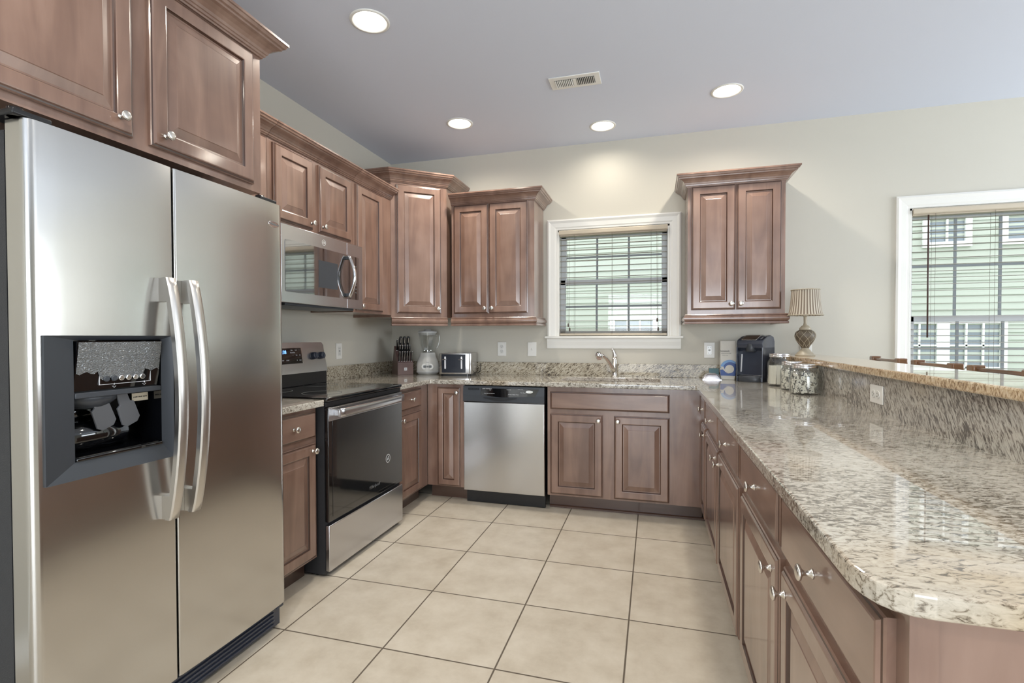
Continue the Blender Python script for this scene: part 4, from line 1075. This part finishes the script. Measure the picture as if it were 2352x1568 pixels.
flatshape('cream_curl', disc_pts(.010, .078, .030, 0, 360, 28)[:-1], -.0336, M['box'], CB)
flatshape('cream_swash', [(-.052, .098), (-.030, .070), (-.008, .048), (.01, .046), (-.010, .052), (-.024, .080), (-.030, .094)], -.0349, M['box'], CB)
text('bag_lettering', 'hometouch', .013, M['blackprint'], CB, (-.020, -.0225, .208), rot=(R(80), 0, 0))
text('bag_lettering', 'premium ground coffee', .0072, M['greyprint'], CB, (-.012, -.0250, .192), rot=(R(80), 0, 0))
text('bag_lettering', 'medium roast', .0072, M['greyprint'], CB, (-.020, -.0275, .178), rot=(R(80), 0, 0))
PO = NB(); gx, gy_ = 14, 9
g_ = [[None] * (gy_ + 1) for _ in range(gx + 1)]; g2 = [[None] * (gy_ + 1) for _ in range(gx + 1)]
for i in range(gx + 1):
    for j in range(gy_ + 1):
        u, v_ = i / gx * 2 - 1, j / gy_ * 2 - 1; hgt = .042 * (1 - u ** 4) * (1 - v_ ** 4) + random.random() * .005
        g_[i][j] = PO.verts.new((u * .064, v_ * .038, hgt + .003)); g2[i][j] = PO.verts.new((u * .064, v_ * .038, 0.0))
for i in range(gx):
    for j in range(gy_):
        PO.faces.new([g_[i][j], g_[i + 1][j], g_[i + 1][j + 1], g_[i][j + 1]]).smooth = True; PO.faces.new([g2[i][j], g2[i][j + 1], g2[i + 1][j + 1], g2[i + 1][j]])
for i in range(gx):
    for j in (0, gy_): PO.faces.new([g_[i][j], g2[i][j], g2[i + 1][j], g_[i + 1][j]])
for j in range(gy_):
    for i in (0, gx): PO.faces.new([g_[i][j], g_[i][j + 1], g2[i][j + 1], g2[i][j]])
tag(obj('foil_pouch', PO, M['foil'], loc=(.405, 3.905, CT)), 'small crinkled silver foil pouch lying left of the white coffee bag', 'pouch')
b = NB(); box(b, -.034, .034, -.001, .001, 0, .080); tc_ = tag(obj('card', b, M['teal'], loc=(.432, 3.985, CT + .0005)), 'teal card leaning on the upstand behind the foil pouch', 'card'); tc_.rotation_euler = (R(-20), 0, 0)

# ---------------------------------------------------------------- glass jars with packets
packet_me = {}
def packet_mesh(w, h, key, mat):
    b = NB(); box(b, -w / 2, w / 2, -.0012, .0012, -h / 2, h / 2, 0, .0006, 1); me = bpy.data.meshes.new('packet'); b.to_mesh(me); b.free(); me.materials.append(mat); packet_me[key] = me
packet_mesh(.030, .042, 's', M['packet']); packet_mesh(.040, .115, 'p', M['pouch'])
def jar(x, y, r, h, rot, label, plab, pgroup, tall=False):
    t = thing('glass_jar', label, 'jar', (x, y, CT), rot)
    sq = lambda a: 1.0 + .055 * math.cos(4 * (a - PI / 4)) * -1
    nk = r * .80; zs = h - .045
    out = [(r * .86, .0), (r * .97, .006), (r, .018), (r, zs - .020), (r * .96, zs - .006), (nk * 1.04, zs + .008), (nk, zs + .014), (nk, h - .020)]
    inn = [(r * .80, .006), (r - .005, .018), (r - .005, zs - .020), (r * .96 - .005, zs - .006), (nk - .004, zs + .012), (nk - .004, h - .020)]
    b = NB(); lathe(b, out, 40, cap=False, sq=sq); lathe(b, inn, 40, cap=False, sq=sq)
    vb = [b.verts.new((r * .86 * sq(2 * PI * i / 40) * math.cos(2 * PI * i / 40), r * .86 * sq(2 * PI * i / 40) * math.sin(2 * PI * i / 40), .0)) for i in range(40)]; b.faces.new(vb)
    obj('glass_body', b, M['jar'], t, fix=False)
    b = NB(); lathe(b, [(nk + .004, h - .022), (nk + .005, h - .020), (nk + .005, h - .013), (nk + .002, h - .012), (nk + .005, h - .010), (nk + .005, h - .003), (nk + .002, h), (nk * .5, h + .001)], 40); obj('lid', b, M['chrome'], t)
    key = 'p' if tall else 's'; lv = 1 if tall else 3; n_ = 9 if tall else 9
    base = Matrix.Translation((x, y, CT)) @ Matrix.Rotation(rot, 4, 'Z')
    for l in range(lv):
        for i in range(n_):
            a = 2 * PI * (i + .5 * l) / n_ + random.uniform(-.06, .06); rr_ = r - (.014 if not tall else .013)
            z = (.072 if tall else .030 + l * .0345) + random.uniform(-.001, .001)
            m = base @ Matrix.Translation((rr_ * math.cos(a), rr_ * math.sin(a), z)) @ Matrix.Rotation(a + PI / 2, 4, 'Z') @ Matrix.Rotation(R(random.uniform(-9, 9)), 4, 'X') @ Matrix.Rotation(R(random.uniform(-28, 28) if not tall else random.uniform(-4, 4)), 4, 'Y')
            o = bpy.data.objects.new('paper_pouch' if tall else 'sugar_packet', packet_me[key]); C.objects.link(o); o.matrix_world = m
            tag(o, plab, 'packet', pgroup)
    for l in range(2 if not tall else 1):
        for i in range(3):
            a = 2 * PI * i / 3 + l; m = base @ Matrix.Translation((.022 * math.cos(a), .022 * math.sin(a), (.03 + .045 * l) if not tall else .075)) @ Matrix.Rotation(a + 1.57, 4, 'Z')
            o = bpy.data.objects.new('paper_pouch' if tall else 'sugar_packet', packet_me[key]); C.objects.link(o); o.matrix_world = m; tag(o, plab, 'packet', pgroup)
jar(.766, 3.515, .070, .206, .3, 'tallest glass jar of paper pouches, nearest the coffee maker', 'plain white paper pouch inside the tallest glass jar', 'pouches in the tall jar', True)
jar(.782, 3.268, .068, .168, .5, 'middle glass jar of small packets, between the other two jars', 'small printed paper packet inside the middle glass jar', 'packets in the middle jar')
jar(.787, 3.045, .074, .164, .2, 'nearest squat glass jar stuffed with printed packets', 'small printed paper packet inside the nearest squat glass jar', 'packets in the front jar')

# ---------------------------------------------------------------- table lamp on the bar
LP = thing('table_lamp', 'small table lamp with pleated shade and lattice urn base on the bar', 'lamp', (.948, 3.66, ZBAR))
b = NB(); lathe(b, [(.058, 0), (.058, .006), (.050, .012), (.046, .020), (.036, .028), (.030, .038), (.024, .044), (.022, .052)], 32); obj('foot', b, M['lamprib'], LP)
urn = [(.022, .052), (.026, .062), (.040, .082), (.054, .105), (.060, .126), (.059, .142), (.050, .158), (.036, .168)]
b = NB(); lathe(b, urn, 36); obj('urn', b, M['lampbase'], LP)
b = NB()
def urnr(z):
    for (r0, z0), (r1, z1) in zip(urn, urn[1:]):
        if z0 <= z <= z1: return r0 + (r1 - r0) * (z - z0) / (z1 - z0)
    return urn[-1][0]
for s in (-1, 1):
    for k in range(8):
        tube(b, [((urnr(.054 + .108 * i / 14) + .0006) * math.cos(2 * PI * k / 8 + s * i / 14 * 1.5), (urnr(.054 + .108 * i / 14) + .0006) * math.sin(2 * PI * k / 8 + s * i / 14 * 1.5), .054 + .108 * i / 14) for i in range(15)], .0013, 5)
obj('lattice', b, M['lamprib'], LP)
b = NB(); lathe(b, [(.036, .166), (.033, .176), (.034, .180), (.026, .188), (.022, .194), (.012, .200), (.009, .215), (.010, .250), (.012, .262)], 28); obj('neck', b, M['lamprib'], LP)
b = NB(); n = 120
prof = [(.101, .262), (.094, .290), (.088, .330), (.084, .375), (.081, .430)]
for side_ in (0, -.0015): lathe(b, [(r + side_, z) for r, z in prof], n, cap=False, sq=lambda a: 1 + .008 * math.sin(34 * a))
obj('shade', b, M['shade'], LP, fix=False)
for rr_, zz in ((.1015, .264), (.0815, .428)):
    b = NB(); tube(b, [((rr_) * math.cos(2 * PI * i / 60), rr_ * math.sin(2 * PI * i / 60), zz) for i in range(61)], [.0035 + .0012 * math.sin(i * 1.9) for i in range(61)], 6); obj('shade_trim', b, M['lamprib'], LP)
b = NB(); lathe(b, [(.012, .262), (.014, .275), (.026, .30), (.028, .32), (.018, .34)], 20); obj('bulb', b, M['white'], LP)

# ---------------------------------------------------------------- bar stools beyond the bar
def stool(y, label, first=None):
    if first is None:
        t = thing('bar_stool', label, 'stool', (1.19, y, 0), 0)
        for sx in (-1, 1):
            for sy in (-1, 1):
                back = sx > 0; b = NB(); x = .17 * sx; yy = .175 * sy
                hgt = 1.045 if back else .64
                tube(b, [(x + (.02 if back else -.01), yy, 0), (x, yy, .62), (x + (.02 if back else 0), yy, hgt)], .017, 8); obj('back_post' if back else 'leg', b, M['stoolwood'], t)
        for sy in (-1, 1):
            b = NB(); box(b, .165, .215, sy * .175 - .026, sy * .175 + .026, 1.049, 1.087, 0, .006); obj('finial', b, M['stoolwood'], t)
        b = NB(); box(b, .178, .196, -.155, .155, 1.060, 1.077, 0, .004); obj('top_rail', b, M['stoolwood'], t)
        b = NB(); box(b, .172, .190, -.165, .165, .80, .86, 0, .004); obj('back_slat', b, M['stoolwood'], t)
        b = NB(); box(b, -.18, .165, -.20, .20, .62, .66, 0, .012); obj('seat', b, M['stoolwood'], t)
        b = NB(); tube(b, [(-.175, -.2, .25), (-.175, .2, .25)], .012, 8); obj('footrest', b, M['stoolwood'], t)
        return t
    r = first.copy(); C.objects.link(r); r.location = (1.19, y, 0); r['label'] = label; r['group'] = 'bar stools behind the bar'
    for ch in first.children:
        c = ch.copy(); C.objects.link(c); c.parent = r
    return r
st = stool(3.585, 'wooden bar stool behind the bar, nearest the back wall'); st['group'] = 'bar stools behind the bar'
stool(3.04, 'wooden bar stool behind the bar, middle of three', st)
stool(2.53, 'wooden bar stool behind the bar, nearest the camera', st)

# ---------------------------------------------------------------- ceiling fixtures
LN = ['recessed ceiling light above the range side, nearest the camera', 'recessed ceiling light above the corner cabinet', 'recessed ceiling light above the sink window', 'recessed ceiling light above the right wall cabinet',
      'recessed ceiling light over the peninsula, added out of frame for light', 'recessed ceiling light before the refrigerator, added out of frame for light', 'recessed ceiling light behind the camera, added out of frame for light', 'recessed ceiling light beyond the bar, added out of frame for light']
for (x, y), lb_ in zip(LIGHTS, LN):   # each lamp carries its own light
    t = thing('recessed_light', lb_, 'ceiling light', (x, y, ZC))
    b = NB(); lathe(b, [(.0795, .002), (.0795, -.003), (.086, -.006), (.096, -.003), (.096, .0)], 48, cap=False); obj('trim_ring', b, M['trim'], t)
    b = NB(); lathe(b, [(.0785, -.002), (.066, .060)], 40, cap=False); obj('reflector_cone', b, M['white'], t)
    b = NB(); lathe(b, [(.066, .030), (.062, .024), (.030, .020), (.004, .019)], 40); obj('lens', b, M['bulb'], t)
    l = bpy.data.lights.new('downlight', 'SPOT'); l.energy = 13 if y > 3.6 else (16 if x > 2 else 44); l.color = (1.0, .92, .80); l.spot_size = R(164); l.spot_blend = .9; l.shadow_soft_size = .05
    o = bpy.data.objects.new('downlight', l); C.objects.link(o); o.parent = t; o.location = (0, 0, .010)
VT = thing('ceiling_vent', 'white rectangular ceiling air vent with dark louvres', 'vent', (-.463, 3.045, ZC), R(0))
b = NB(); box(b, -.152, .152, -.072, .072, -.007, 0, 0, .003); vf = obj('frame', b, M['white'], VT)
b = NB(); box(b, -.118, .118, -.040, .040, -.0085, -.0068); obj('duct_opening', b, M['slot'], VT)
b = NB()
for i in range(22):
    if i in (10, 11): box(b, -.118 + i * .0107, -.118 + (i + 1) * .0107, -.040, .040, -.0095, -.007); continue
    m = Matrix.Translation((-.113 + i * .0107, 0, -.010)) @ Matrix.Rotation(R(-40 if i < 11 else 40), 4, 'Y'); box(b, -.0038, .0038, -.041, .041, -.0006, .0006, mat=m)
obj('louvres', b, M['white'], VT)
